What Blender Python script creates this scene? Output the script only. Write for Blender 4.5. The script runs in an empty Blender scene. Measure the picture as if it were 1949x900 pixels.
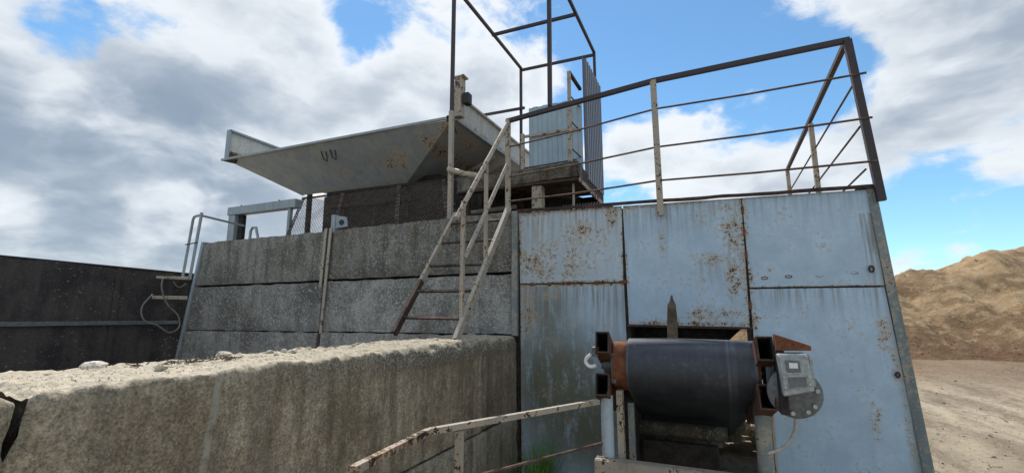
import bpy, math, random
from mathutils import Vector, noise, Matrix
R = math.radians
scene = bpy.context.scene
col = scene.collection
H = 1.6                      # camera height above the ground; geometry below is written relative to the eye
random.seed(4)

# ------------------------------------------------------------------ camera
cam_d = bpy.data.cameras.new('camera'); cam = bpy.data.objects.new('camera', cam_d); col.objects.link(cam)
cam.location = (0, 0, H); cam.rotation_euler = (R(90 + 9.35), 0, R(23.74))
cam_d.sensor_width = 36; cam_d.lens = 16.07; cam_d.clip_start = .05; cam_d.clip_end = 2000
scene.camera = cam

# ------------------------------------------------------------------ light, exposure
SUN = Vector((-.35, .45, .80)).normalized()
sun_d = bpy.data.lights.new('sun', 'SUN'); sun_d.energy = 2.8; sun_d.angle = R(.55); sun_d.color = (1, .95, .87)
sun = bpy.data.objects.new('sun', sun_d); col.objects.link(sun)
sun.rotation_euler = SUN.to_track_quat('Z', 'Y').to_euler(); sun.location = SUN * 40
vs = scene.view_settings
vs.view_transform = 'Standard'; vs.look = 'None'; vs.gamma = 1; vs.exposure = .68; vs.use_curve_mapping = False
cy = scene.cycles; cy.max_bounces = 5; cy.diffuse_bounces = 3; cy.glossy_bounces = 2; cy.transmission_bounces = 1; cy.caustics_reflective = False; cy.caustics_refractive = False

# ------------------------------------------------------------------ node helper
class G:
    def __init__(s, nt): s.nt = nt
    def n(s, t, **k):
        x = s.nt.nodes.new(t)
        for a, b in k.items(): setattr(x, a, b)
        return x
    def put(s, sock, v):
        if v is None: return
        if hasattr(v, 'is_output') or isinstance(v, bpy.types.NodeSocket): s.nt.links.new(v, sock)
        else: sock.default_value = v
    def m(s, op, a, b=None, c=None, clamp=False):
        x = s.n('ShaderNodeMath', operation=op, use_clamp=clamp)
        s.put(x.inputs[0], a); s.put(x.inputs[1], b); s.put(x.inputs[2], c); return x.outputs[0]
    def v(s, op, a, b=None):
        x = s.n('ShaderNodeVectorMath', operation=op); s.put(x.inputs[0], a); s.put(x.inputs[1], b)
        return x.outputs['Value'] if op in ('DISTANCE', 'LENGTH', 'DOT_PRODUCT') else x.outputs[0]
    def mul(s, vec, xyz): return s.v('MULTIPLY', vec, xyz)
    def noise(s, vec, sc, det=6, ro=.55, dist=0, out=0):
        x = s.n('ShaderNodeTexNoise'); s.put(x.inputs['Vector'], vec)
        x.inputs['Scale'].default_value = sc; x.inputs['Detail'].default_value = det
        x.inputs['Roughness'].default_value = ro; x.inputs['Distortion'].default_value = dist
        return x.outputs[out]
    def vor(s, vec, sc, det=0.):
        x = s.n('ShaderNodeTexVoronoi', feature='F1'); s.put(x.inputs['Vector'], vec); x.inputs['Scale'].default_value = sc
        if det: x.inputs['Detail'].default_value = det; x.inputs['Roughness'].default_value = .55; x.normalize = True
        return x.outputs['Distance'], s.sep(x.outputs['Color'])
    def mr(s, v, a, b, c=0., d=1.):                     # smooth map range
        x = s.n('ShaderNodeMapRange', interpolation_type='SMOOTHSTEP'); s.put(x.inputs[0], v)
        for i, q in enumerate((a, b, c, d)): s.put(x.inputs[1 + i], q)
        return x.outputs[0]
    def mix(s, f, a, b, mode='MIX'):
        x = s.n('ShaderNodeMix', data_type='RGBA', blend_type=mode)
        s.put(x.inputs[0], f)
        for i, q in ((6, a), (7, b)):
            if isinstance(q, tuple) and len(q) == 3: q = (*q, 1)
            s.put(x.inputs[i], q)
        return x.outputs[2]
    def sep(s, v): x = s.n('ShaderNodeSeparateXYZ'); s.put(x.inputs[0], v); return x.outputs
    def comb(s, a, b, c):
        x = s.n('ShaderNodeCombineXYZ'); s.put(x.inputs[0], a); s.put(x.inputs[1], b); s.put(x.inputs[2], c); return x.outputs[0]
    def bump(s, h, st, dist=.01, nrm=None):
        x = s.n('ShaderNodeBump'); x.inputs['Strength'].default_value = st; x.inputs['Distance'].default_value = dist
        s.put(x.inputs['Height'], h); s.put(x.inputs['Normal'], nrm); return x.outputs[0]

# ------------------------------------------------------------------ world: Nishita sky with broken cumulus
world = bpy.data.worlds.new('World'); scene.world = world; world.use_nodes = True
world.cycles.sampling_method = 'MANUAL'; world.cycles.sample_map_resolution = 512
world.node_tree.nodes.clear(); g = G(world.node_tree)
sky = g.n('ShaderNodeTexSky', sky_type='NISHITA'); sky.sun_disc = False
sky.sun_elevation = math.asin(SUN.z); sky.sun_rotation = math.atan2(SUN.x, SUN.y)
sky.altitude = 300; sky.air_density = 1.0; sky.dust_density = .05; sky.ozone_density = 2.2
d = g.n('ShaderNodeTexCoord').outputs['Generated']
dz = g.sep(d)[2]
den = g.m('MAXIMUM', g.m('ADD', dz, .16), .05)
pl = g.v('DIVIDE', d, g.comb(den, den, den))
pl = g.comb(g.sep(pl)[0], g.sep(pl)[1], g.m('MULTIPLY', dz, 1.2))
big = g.noise(pl, 1.1, 3, .5)
mid = g.noise(pl, 2.0, 5, .52, .1)
wrp = g.v('ADD', g.mul(d, (1, 1, 1.45)), g.mul(g.noise(d, 6, 3, .6, 0, 1), (.09, .09, .09)))
puff = g.m('SUBTRACT', 1., g.m('MULTIPLY', g.vor(wrp, 9.5, 2.)[0], 1.1))
fine_ = g.noise(wrp, 17, 5, .66)
puff = g.m('ADD', g.m('MULTIPLY', puff, .62), g.m('MULTIPLY', fine_, .42))
CLOUD = [((-.907, .323, .271), .22, .3), ((-.82, .433, .373), .2, .35), ((-.691, .559, .458), .16, .35), ((-.569, .681, .461), .1, .3), ((-.847, .461, .265), .2, .3), ((-.934, .325, .151), .2, .3), ((-.767, .543, .341), .12, .22), ((-.309, .769, .56), .1, .2), ((-.406, .802, .438), .1, .28), ((-.118, .931, .346), .06, .42), ((.001, .943, .332), .06, .42), ((.119, .936, .332), .06, .38), ((.079, .967, .243), .12, .2), ((.299, .842, .449), .12, .35), ((.389, .848, .36), .16, .4), ((.347, .911, .224), .11, .3), ((.33, .936, .119), .08, .16), ((-.75, .637, .177), .2, .22),
         ((-.862, .307, .403), .06, -.62), ((-.802, .373, .467), .055, -.5), ((-.573, .603, .556), .065, -.62), ((-.60, .62, .50), .05, -.3), ((-.33, .76, .56), .06, -.25), ((-.141, .855, .499), .11, -.45), ((.046, .887, .46), .12, -.55), ((.185, .889, .419), .07, -.4), ((.192, .906, .377), .05, -.25), ((.393, .906, .159), .09, -.45), ((.249, .878, .408), .05, -.25), ((-.121, .813, .569), .1, -.25), ((.40, .90, .12), .1, -.4), ((.30, .94, .17), .05, -.3), ((-.70, .47, .53), .12, .3)]
GREY = [((-.895, .391, .19), .11, 1.3), ((-.945, .30, .14), .12, 1.2), ((-.83, .47, .22), .07, .7), ((-.787, .529, .318), .12, .35), ((.39, .869, .303), .15, .55), ((.318, .86, .4), .08, .35), ((-.9, .31, .307), .12, .45), ((-.832, .445, .333), .1, .4)]
def blobs(lst):
    acc = None
    for c, sg, a in lst:
        q = g.m('DIVIDE', g.v('DISTANCE', d, c), sg)
        e = g.m('MULTIPLY', g.m('POWER', 2.718, g.m('MULTIPLY', g.m('MULTIPLY', q, q), -.5)), a)
        acc = e if acc is None else g.m('ADD', acc, e)
    return acc
cov = g.m('ADD', g.m('ADD', g.m('MULTIPLY', big, .5), g.m('MULTIPLY', mid, .66)), g.m('MULTIPLY', puff, .78))
pos = g.m('MINIMUM', blobs([q for q in CLOUD if q[2] > 0]), .50)
dens = g.m('ADD', cov, g.m('MULTIPLY', g.m('ADD', pos, blobs([q for q in CLOUD if q[2] < 0])), .62))
mask = g.mr(dens, .965, 1.15)
thick = g.mr(dens, 1.08, 1.48)
lump = g.mr(g.noise(g.v('ADD', g.mul(wrp, (1, 1, 1.5)), (.03, -.04, .09)), 5.5, 5, .52, 0), .33, .67)
grey = g.m('ADD', g.m('MULTIPLY', thick, .55), g.m('MULTIPLY', g.m('MINIMUM', blobs(GREY), 1.3), .62))
grey = g.m('MULTIPLY', grey, g.m('ADD', g.m('SUBTRACT', g.m('MULTIPLY', lump, 1.15), g.m('MULTIPLY', puff, 1.0)), .80))
grey = g.m('SUBTRACT', 1., g.m('POWER', 2.718, g.m('MULTIPLY', g.m('MAXIMUM', grey, 0.), -1.25)))
ccol = g.mix(grey, (.79, .825, .855), (.18, .245, .335))
bg1 = g.n('ShaderNodeBackground'); g.put(bg1.inputs[0], g.mix(1, sky.outputs[0], (.76, 1.0, 1.03), 'MULTIPLY')); bg1.inputs[1].default_value = .10
bg2 = g.n('ShaderNodeBackground'); g.put(bg2.inputs[0], ccol); bg2.inputs[1].default_value = .74
ms = g.n('ShaderNodeMixShader'); g.put(ms.inputs[0], g.m('MULTIPLY', mask, .96)); g.put(ms.inputs[1], bg1.outputs[0]); g.put(ms.inputs[2], bg2.outputs[0])
wo = g.n('ShaderNodeOutputWorld'); g.put(wo.inputs[0], ms.outputs[0])

# ------------------------------------------------------------------ materials
def new_mat(name):
    m = bpy.data.materials.new(name); m.use_nodes = True; m.node_tree.nodes.clear()
    g = G(m.node_tree); out = g.n('ShaderNodeOutputMaterial'); b = g.n('ShaderNodeBsdfPrincipled')
    g.put(out.inputs[0], b.outputs[0]); geo = g.n('ShaderNodeNewGeometry')
    return m, g, b, geo
def finish(g, b, colr, rough, nrm=None, metal=0., spec=.5):
    g.put(b.inputs['Base Color'], colr if not isinstance(colr, tuple) else (*colr[:3], 1)); g.put(b.inputs['Roughness'], rough)
    g.put(b.inputs['Metallic'], metal); g.put(b.inputs['Normal'], nrm); b.inputs['Specular IOR Level'].default_value = spec

def paint(name, base, rust=.5, dirt=.4, spots=(), vlines=(), hlines=(), runs=(), rough=.55, streak=1., green=(), metal=0., grain=1.):
    """weathered paint on steel; rust: threshold shift (0 none, 1 all), spots (x,z,rx,rz,a), vlines (x,width,a), hlines (z,width,a)"""
    m, g, b, geo = new_mat(name); P = geo.outputs['Position']
    x, y, z = g.sep(P); P0 = P
    if grain != 1.: P = g.mul(P, (grain,) * 3)
    n1 = g.noise(P, 5, 5, .65); n2 = g.noise(P, 30, 4, .65); n3 = g.noise(P, 110, 3, .68, .2)
    st = g.noise(g.mul(P, (16, 16, .9)), 1, 4, .6)
    fine = g.m('ADD', g.m('MULTIPLY', n2, .85), g.m('MULTIPLY', n1, .45))
    fine = g.m('SUBTRACT', g.m('ADD', fine, g.m('MULTIPLY', n3, 1.0)), .55)
    heat = None
    for (sx, sz, rx, rz, a) in spots:
        q = g.comb(g.m('DIVIDE', g.m('SUBTRACT', x, sx), rx), 0, g.m('DIVIDE', g.m('SUBTRACT', z, sz), rz))
        e = g.mr(g.v('LENGTH', q), 1., .1, 0., a); heat = e if heat is None else g.m('MAXIMUM', heat, e)
    for (lx, w, a) in vlines:
        e = g.mr(g.m('ABSOLUTE', g.m('SUBTRACT', x, lx)), w, 0., 0., a); heat = e if heat is None else g.m('MAXIMUM', heat, e)
    for (lz, w, a) in hlines:
        e = g.mr(g.m('ABSOLUTE', g.m('SUBTRACT', z, lz)), w, 0., 0., a); heat = e if heat is None else g.m('MAXIMUM', heat, e)
    f = g.m('ADD', fine, rust * .25)
    if heat is not None: f = g.m('ADD', f, g.m('MULTIPLY', heat, g.m('ADD', g.m('MULTIPLY', g.noise(P, 9, 3, .6), 1.6), .12)))
    mask = g.mr(f, .915, .98)
    halo = g.mr(g.m('ADD', f, g.m('MULTIPLY', g.m('SUBTRACT', n1, n3), .3)), .69, .90)
    c = g.mix(g.mr(n1, .3, .7), tuple(q * .88 for q in base), tuple(min(1, q * 1.08) for q in base))
    c = g.mix(g.m('MULTIPLY', g.mr(st, .48, .72), dirt * streak), c, (base[0] * .66, base[1] * .64, base[2] * .60))
    for (sx, sz, rx, rz, a) in green:
        q = g.comb(g.m('DIVIDE', g.m('SUBTRACT', x, sx), rx), 0, g.m('DIVIDE', g.m('SUBTRACT', z, sz), rz))
        e = g.m('MULTIPLY', g.mr(g.v('LENGTH', q), 1., .1, 0., a), g.mr(g.m('ADD', g.m('MULTIPLY', g.noise(g.mul(P, (9, 9, 2.2)), 1.6, 8, .7), .7), g.m('MULTIPLY', n2, .3)), .31, .53))
        c = g.mix(e, c, (.135, .14, .098))
    for (rx0, rx1, rz, ln_, a) in runs:                  # rust water run down from a seam or fitting
        e = g.m('MULTIPLY', g.mr(z, rz - ln_, rz), g.m('LESS_THAN', z, rz + .004))
        e = g.m('MULTIPLY', e, g.m('MULTIPLY', g.mr(x, rx0 - .02, rx0 + .015), g.mr(x, rx1 + .02, rx1 - .015)))
        sn = g.noise(g.mul(P0, (38, 38, 1.6)), 1, 3, .6)
        c = g.mix(g.m('MULTIPLY', g.m('MULTIPLY', e, e), g.mr(sn, .40, .66, 0., a)), c, (.15, .105, .065))
    c = g.mix(g.m('MULTIPLY', halo, .80), c, (.40, .325, .235))
    rc = g.mix(g.mr(n3, .35, .65), (.052, .026, .014), (.20, .095, .038))
    rc = g.mix(g.mr(n2, .50, .60), rc, (.022, .016, .013))
    c = g.mix(mask, c, rc)
    nb = g.bump(g.m('ADD', n2, n3), .3, .004)
    
    finish(g, b, c, g.m('ADD', g.m('MULTIPLY', mask, .35), rough, clamp=True), nb, metal)
    return m

def rusty(name, a=(.05, .028, .02), c2=(.19, .085, .036), rough=.85, sc=14, dust=0.):
    m, g, b, geo = new_mat(name); P = geo.outputs['Position']
    n1 = g.noise(P, sc, 5, .65); n2 = g.noise(P, sc * 6, 3, .6)
    c = g.mix(g.mr(g.m('ADD', g.m('MULTIPLY', n1, .7), g.m('MULTIPLY', n2, .3)), .36, .64), a, c2)
    if dust:
        up = g.m('MULTIPLY', g.mr(g.sep(geo.outputs['Normal'])[2], .3, .9), dust)
        c = g.mix(g.m('MULTIPLY', up, g.mr(n1, .35, .6)), c, (.34, .30, .24))
    finish(g, b, c, rough, g.bump(n2, .45, .004), 0., .35); return m

def concrete(name, lo, hi, speck=.0, brown=0., top=None, scale=1., stones=90, band=False, blotch=.75):
    m, g, b, geo = new_mat(name); P = geo.outputs['Position']; x, y, z = g.sep(P)
    n1 = g.noise(P, 2.6 * scale, 5, .66); n2 = g.noise(P, 26 * scale, 5, .7); n3 = n2
    st = g.noise(g.mul(P, (7, 7, .55)), 1.4, 4, .62)
    f = g.m('ADD', g.m('MULTIPLY', n1, .55), g.m('MULTIPLY', n2, .45))
    c = g.mix(g.mr(f, .40, .62), lo, hi)
    gr_ = g.noise(P, 95, 3, .75); gv = g.mr(gr_, .30, .70, .55, 1.42); c = g.mix(1., c, g.comb(gv, gv, gv), 'MULTIPLY')
    oi = g.n('ShaderNodeObjectInfo').outputs['Random']; tv = g.m('ADD', g.m('MULTIPLY', oi, .38), .80)
    c = g.mix(1., c, g.comb(tv, tv, tv), 'MULTIPLY')
    c = g.mix(g.m('MULTIPLY', g.mr(st, .44, .68), blotch), c, tuple(q * .42 for q in lo))
    if brown: c = g.mix(g.m('MULTIPLY', g.mr(g.noise(g.mul(P, (4, 4, 1.1)), 1.5, 6, .6), .42, .66), brown), c, (.125, .088, .05))
    h = g.m('ADD', n2, g.m('MULTIPLY', gr_, .6))
    if speck:
        vd, vc = g.vor(P, stones); cell = vc[0]
        area = g.mr(g.noise(P, 3.2, 5, .6), .40, .60, .30, 1.)
        sm = g.m('MULTIPLY', g.m('MULTIPLY', g.mr(vd, .42, .28), g.mr(cell, .52, .70)), area)
        c = g.mix(g.m('MULTIPLY', sm, speck), c, (.50, .49, .46))
        pit = g.m('MULTIPLY', g.mr(vd, .38, .22), g.mr(cell, .22, .12)); c = g.mix(g.m('MULTIPLY', pit, .3 + .4 * speck), c, (.035, .033, .03))
        vb, vbc = g.vor(P, 26); vbc = vbc[1]
        bigs = g.m('MULTIPLY', g.mr(vb, .30, .2), g.mr(vbc, .80, .88)); c = g.mix(g.m('MULTIPLY', bigs, speck * speck * .9), c, (.46, .46, .44))
    if top:
        kt = g.mr(g.m('ADD', g.sep(geo.outputs['Normal'])[2], g.m('MULTIPLY', g.m('SUBTRACT', n2, .5), .9)), .50, .82)
        tc = g.mix(g.mr(g.noise(P, 38, 8, .72), .34, .66), tuple(q * .62 for q in top), top)
        tc = g.mix(g.mr(g.noise(P, 8, 5, .65), .57, .68), tc, (.20, .15, .085))
    if band:
        k = g.m('MULTIPLY', g.mr(g.m('ADD', z, g.m('MULTIPLY', n2, .22)), H - .27, H - .16), g.mr(y, 1.2, 2.4, .25, 1.))
        bn = g.noise(P, 75, 4, .7)
        c = g.mix(g.m('MULTIPLY', k, .85), c, g.mix(g.mr(bn, .40, .60), (.075, .066, .05), (.40, .36, .28)))
        h = g.m('ADD', h, g.m('MULTIPLY', g.m('MULTIPLY', k, bn), 2.))
        ln = g.mr(g.m('ABSOLUTE', g.m('SUBTRACT', g.m('SUBTRACT', y, g.m('MULTIPLY', g.m('SUBTRACT', z, H - .245), .065)), g.m('ADD', 1.155, g.m('MULTIPLY', g.m('SUBTRACT', n1, .5), .05)))), .016, .007)
        c = g.mix(g.m('MULTIPLY', ln, g.mr(n2, .35, .55, .2, .8)), c, (.36, .34, .28))
    if top: c = g.mix(kt, c, tc)
    finish(g, b, c, .92, g.bump(h, .9, .008), 0., .25); return m

def plain(name, c, rough=.6, metal=0., var=.2, bump=.15, sc=30, spec=.5, scratch=None):
    m, g, b, geo = new_mat(name); P = geo.outputs['Position']; n1 = g.noise(P, sc, 7, .65)
    cc = g.mix(g.mr(n1, .3, .7), tuple(q * (1 - var) for q in c), tuple(min(1, q * (1 + var)) for q in c))
    if scratch:
        s1 = g.noise(g.mul(P, (60, 3, 3)), 1, 6, .7)
        s2 = g.noise(P, 7, 6, .6)
        cc = g.mix(g.m('MULTIPLY', g.mr(s1, .50, .74), g.mr(s2, .40, .62, .15, .75)), cc, scratch)
    finish(g, b, cc, g.mr(n1, .3, .7, rough - .08, rough + .08), g.bump(n1, bump, .003), metal, spec); return m

BLUE = (.41, .535, .65)
Z0 = H
M = {}
M['panel_plain'] = paint('blue_paint_clean', BLUE, .06, .22, spots=[(.62, H - .05 , .2, .2, .07), (.80, H - .16, .07, .05, .16), (1.06, H - .14, .07, .26, .24), (1.10, H - .36, .05, .2, .2), (.55, H - .62, .12, .22, .17), (.95, H - .75, .06, .16, .2), (.32, H - .02, .1, .1, .1)], vlines=[(.262, .05, .26), (1.13, .05, .18)], hlines=[(H + .185, .022, .28), (H + .9, .03, .2)], runs=[(.26, 1.09, H + .18, .34, .5), (.26, 1.08, H + .9, .4, .35), (.40, .52, H - .5, .5, .5), (1.0, 1.2, H + .7, 1.5, .75)], green=[(1.10, H + .55, .07, .5, .8), (1.16, H - .2, .10, .7, .8), (1.20, H - .9, .12, .6, 1.)])
M['panel_centre'] = paint('blue_paint_rusting', BLUE, .10, .25, spots=[(.0, H + .42, .2, .10, .28), (-.08, H + .75, .1, .2, .19), (.14, H + .26, .12, .3, .30), (.18, H + .65, .16, .30, .26), (-.02, H - .02, .45, .1, .26), (-.37, H + .62, .05, .32, .2), (-.18, H + .3, .4, .3, .05), (.1, H + .83, .3, .1, .15)], vlines=[(.235, .08, .28), (-.675, .025, .2)], hlines=[(H - .095, .05, .30), (H + .9, .035, .24)], runs=[(-.405, -.335, H + .80, .62, .95), (-.68, .25, H + .91, .5, .5), (.12, .24, H + .6, .7, .8), (-.1, .1, H + .4, .35, .4)])
M['panel_patchy'] = paint('blue_paint_flaking', (.44, .525, .60), .26, .30, spots=[(-1.25, H + .55, .5, .32, .17), (-1.5, H + .42, .3, .32, .21), (-1.05, H + .72, .36, .14, .19), (-1.2, H + .38, .4, .12, .20), (-.78, H + .85, .12, .25, .24)], vlines=[(-1.68, .05, .24), (-.70, .045, .25)], hlines=[(H + .26, .03, .30), (H + .93, .05, .26)], runs=[(-1.68, -.70, H + .94, .6, .6)])
M['panel_mossy'] = paint('blue_paint_stained', (.39, .49, .58), .08, .5, spots=[(-1.6, H - .05, .12, .5, .24), (-1.4, H + .16, .3, .12, .16), (-1.55, H - .15, .18, .2, .14)], vlines=[(-1.67, .05, .24), (-.70, .025, .2)], hlines=[(H + .24, .035, .3)], runs=[(-1.67, -.70, H + .245, .8, .7)], green=[(-1.3, H - .62, .8, .8, 1.1), (-1.45, H + .0, .4, .6, .75), (-1.05, H - .95, .7, .6, .95)])
M['blue_frame'] = paint('faded_blue_steel', (.27, .34, .40), .36, .7)
M['blue_post'] = paint('pale_blue_steel', (.38, .46, .53), .30, .6)
M['corner'] = paint('rusting_corner_steel', (.17, .205, .215), .62, .9, grain=.6)
M['white_paint'] = paint('weathered_white_paint', (.35, .325, .285), .78, .9, grain=.5)
M['rail_rust'] = paint('nearly_bare_rail', (.19, .155, .13), 1.3, .8, grain=.45)
M['rail_paint'] = paint('worn_rail_paint', (.33, .295, .25), .92, .8, grain=.45)
M['hopper'] = paint('grey_hopper_paint', (.275, .315, .345), .12, .5, spots=[(-3.3, H + 2.15, .3, .25, .27), (-3.95, H + 2.05, .5, .28, .22), (-4.3, H + 2.12, .5, .12, .13), (-5.0, H + 2.05, .4, .12, .10), (-6.2, H + 2.05, .3, .15, .13), (-3.0, H + 2.25, .2, .2, .2)], hlines=[(H + 1.86, .06, .2)])
M['board'] = paint('white_board_paint', (.46, .455, .43), .42, .8, hlines=[(H + 2.38, .12, .22)], grain=.6)
M['dark_steel'] = rusty('dark_grimy_steel', (.012, .011, .011), (.045, .035, .029))
M['rust'] = rusty('red_rust', (.10, .036, .018), (.23, .085, .038))
M['rust_mid'] = rusty('brown_rust', (.045, .024, .018), (.14, .062, .032))
M['rust_dark'] = rusty('dark_red_rust', (.030, .021, .019), (.088, .048, .038), dust=.3)
M['mesh'] = rusty('dusty_mesh', (.07, .055, .045), (.17, .135, .11))
M['tube'] = plain('dark_maroon_tube', (.036, .025, .029), .6, 0, .4)
M['wire'] = rusty('rusty_rod', (.055, .035, .03), (.15, .09, .065))
M['concrete'] = concrete('exposed_aggregate_concrete', (.16, .158, .148), (.36, .354, .335), 1.0, .25, stones=62, blotch=.34)
M['concrete_top'] = concrete('stained_concrete', (.145, .140, .122), (.315, .305, .275), .7, .3, stones=56, blotch=.62)
M['lowwall'] = concrete('brown_weathered_concrete', (.235, .192, .132), (.45, .375, .27), .30, .45, top=(.585, .51, .39), stones=95, band=True, blotch=.58)
M['lowwall_base'] = concrete('grey_brown_concrete', (.24, .21, .155), (.42, .375, .295), .3, .3, stones=95)
M['stone'] = concrete('pale_rubble', (.36, .32, .25), (.58, .53, .44), 0, blotch=.3)
M['beam_conc'] = concrete('mossy_beam_concrete', (.06, .052, .042), (.19, .175, .145), .3, .5, stones=60)
def rubber_mat():
    m, g, b, geo = new_mat('worn_belt_rubber'); P = geo.outputs['Position']; x, y, z = g.sep(P)
    n1 = g.noise(P, 7, 5, .65); n2 = g.noise(g.mul(P, (46, 5, 5)), 1, 4, .65); n3 = g.noise(P, 34, 4, .7)
    c = g.mix(g.mr(n1, .35, .65), (.013, .017, .026), (.026, .032, .044))
    c = g.mix(g.m('MULTIPLY', g.mr(n2, .48, .74), .3), c, (.055, .065, .085))
    c = g.mix(g.m('MULTIPLY', g.m('MULTIPLY', g.mr(n3, .52, .66), g.mr(n1, .48, .62)), .4), c, (.11, .115, .125))
    for rx, w, a in ((.045, .010, .5), (.07, .022, .28), (-.500, .012, .4), (.178, .012, .5)):
        c = g.mix(g.m('MULTIPLY', g.mr(g.m('ABSOLUTE', g.m('SUBTRACT', x, rx)), w, w * .3), g.m('MULTIPLY', g.mr(n1, .3, .6, .4, 1.), a)), c, (.12, .13, .145))
    finish(g, b, c, g.mr(n1, .3, .7, .42, .58), g.bump(n3, .15, .003), 0, .6); return m
M['rubber'] = rubber_mat()
M['gravel'] = concrete('yard_gravel', (.30, .26, .20), (.50, .46, .39), 0, blotch=.1)
M['black'] = plain('black_tube_end', (.012, .012, .014), .6)
M['grey_metal'] = plain('cast_grey_metal', (.14, .15, .155), .5, .3, .3, .25, 40)
M['galv'] = plain('light_grey_casting', (.32, .345, .35), .45, .25, .25, .2, 45)
M['label_white'] = plain('white_label', (.75, .75, .74), .5, 0, .05)
M['bolt'] = plain('zinc_bolt', (.42, .42, .40), .4, .6, .2)
M['wood'] = rusty('weathered_wood', (.075, .052, .034), (.17, .125, .085), .9, 9)
M['cable'] = plain('grey_cable', (.20, .195, .18), .6)
M['cable_white'] = plain('white_cable', (.42, .41, .38), .6)
M['sheet'] = paint('blue_grey_sheet', (.33, .43, .50), .04, .35, rough=.42)
M['post_grey'] = paint('grey_green_post', (.20, .225, .215), .5, .8, grain=.6)
M['sheet_dark'] = plain('dark_grey_sheet', (.13, .14, .17), .4, .2, .2)  # side sheet, a darker tone than the front sheet
M['hook'] = plain('white_hook', (.66, .66, .64), .5)

def dark_wall_mat():
    m, g, b, geo = new_mat('dark_speckled_steel'); P = geo.outputs['Position']
    n1 = g.noise(P, 3, 7, .65); n2 = g.noise(P, 40, 6, .6); st = g.noise(g.mul(P, (5, 5, .7)), 1.5, 5, .6)
    c = g.mix(g.mr(n1, .35, .65), (.028, .025, .026), (.066, .055, .052))
    c = g.mix(g.m('MULTIPLY', g.mr(st, .45, .7), .55), c, (.088, .078, .074))
    w = g.mul(P, (1, 1, 1.6)); vd, vc = g.vor(w, 17)
    sp = g.m('MULTIPLY', g.mr(g.m('ADD', vd, g.m('MULTIPLY', n2, .2)), .34, .24), g.m('MULTIPLY', g.mr(vc[0], .60, .72), g.mr(g.noise(P, 1.8, 4, .6), .40, .62)))
    vd2, vc2 = g.vor(w, 48)
    sp2 = g.m('MULTIPLY', g.mr(vd2, .36, .22), g.mr(vc2[1], .74, .82))
    c = g.mix(g.m('MULTIPLY', sp, .8), c, (.26, .25, .24)); c = g.mix(g.m('MULTIPLY', sp2, .5), c, (.22, .21, .20))
    finish(g, b, c, .75, g.bump(g.m('ADD', n2, sp), .4, .005), 0, .35); return m
M['darkwall'] = dark_wall_mat()

def ground_mat():
    m, g, b, geo = new_mat('dusty_gravel_ground'); P = geo.outputs['Position']; x, y, z = g.sep(P)
    tr = g.noise(g.mul(P, (.55, .16, 1)), 3.2, 8, .62, .4); n2 = g.noise(P, 9, 8, .7); n3 = g.noise(P, 60, 5, .7)
    c = g.mix(g.mr(g.m('ADD', g.m('MULTIPLY', tr, .6), g.m('MULTIPLY', n2, .4)), .38, .62), (.21, .165, .115), (.46, .385, .28))
    far = g.mr(g.m('ADD', y, g.m('MULTIPLY', tr, 5)), 13.5, 19.5); c = g.mix(g.m('MULTIPLY', far, .8), c, (.175, .115, .072))
    sv, sc_ = g.vor(P, 16); st = g.m('MULTIPLY', g.mr(sv, .30, .18), g.mr(sc_[0], .7, .8)); c = g.mix(g.m('MULTIPLY', st, .6), c, (.45, .42, .36))
    near = g.m('MULTIPLY', g.mr(y, 10, 5.5), g.mr(n2, .48, .6)); c = g.mix(g.m('MULTIPLY', near, .7), c, (.14, .115, .085))
    finish(g, b, c, .95, g.bump(g.m('ADD', g.m('MULTIPLY', n2, 1.), g.m('MULTIPLY', n3, .4)), .7, .05), 0, .2); return m
M['ground'] = ground_mat()
def sand_mat():
    m, g, b, geo = new_mat('heaped_sand'); P = geo.outputs['Position']; x, y, z = g.sep(P)
    n1 = g.noise(g.mul(P, (1, 1, 1.4)), .55, 5, .62, .6); n2 = g.noise(P, 2.6, 6, .68, .3); n3 = g.noise(P, 24, 3, .65)
    c = g.mix(g.mr(n1, .36, .62), (.18, .112, .062), (.375, .262, .148))
    c = g.mix(g.m('MULTIPLY', g.mr(n2, .48, .66), .7), c, (.42, .315, .20))
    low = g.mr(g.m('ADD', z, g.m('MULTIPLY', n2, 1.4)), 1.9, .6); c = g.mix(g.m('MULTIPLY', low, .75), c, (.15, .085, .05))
    finish(g, b, c, .95, g.bump(g.m('ADD', n2, g.m('MULTIPLY', n3, .25)), .9, .12), 0, .15); return m
M['sand'] = sand_mat()
def grass_mat():
    m, g, b, geo = new_mat('grass_blade'); n1 = g.noise(geo.outputs['Position'], 25, 3)
    finish(g, b, g.mix(g.mr(n1, .35, .65), (.07, .17, .022), (.17, .33, .05)), .6); return m
M['grass'] = grass_mat()

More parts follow.
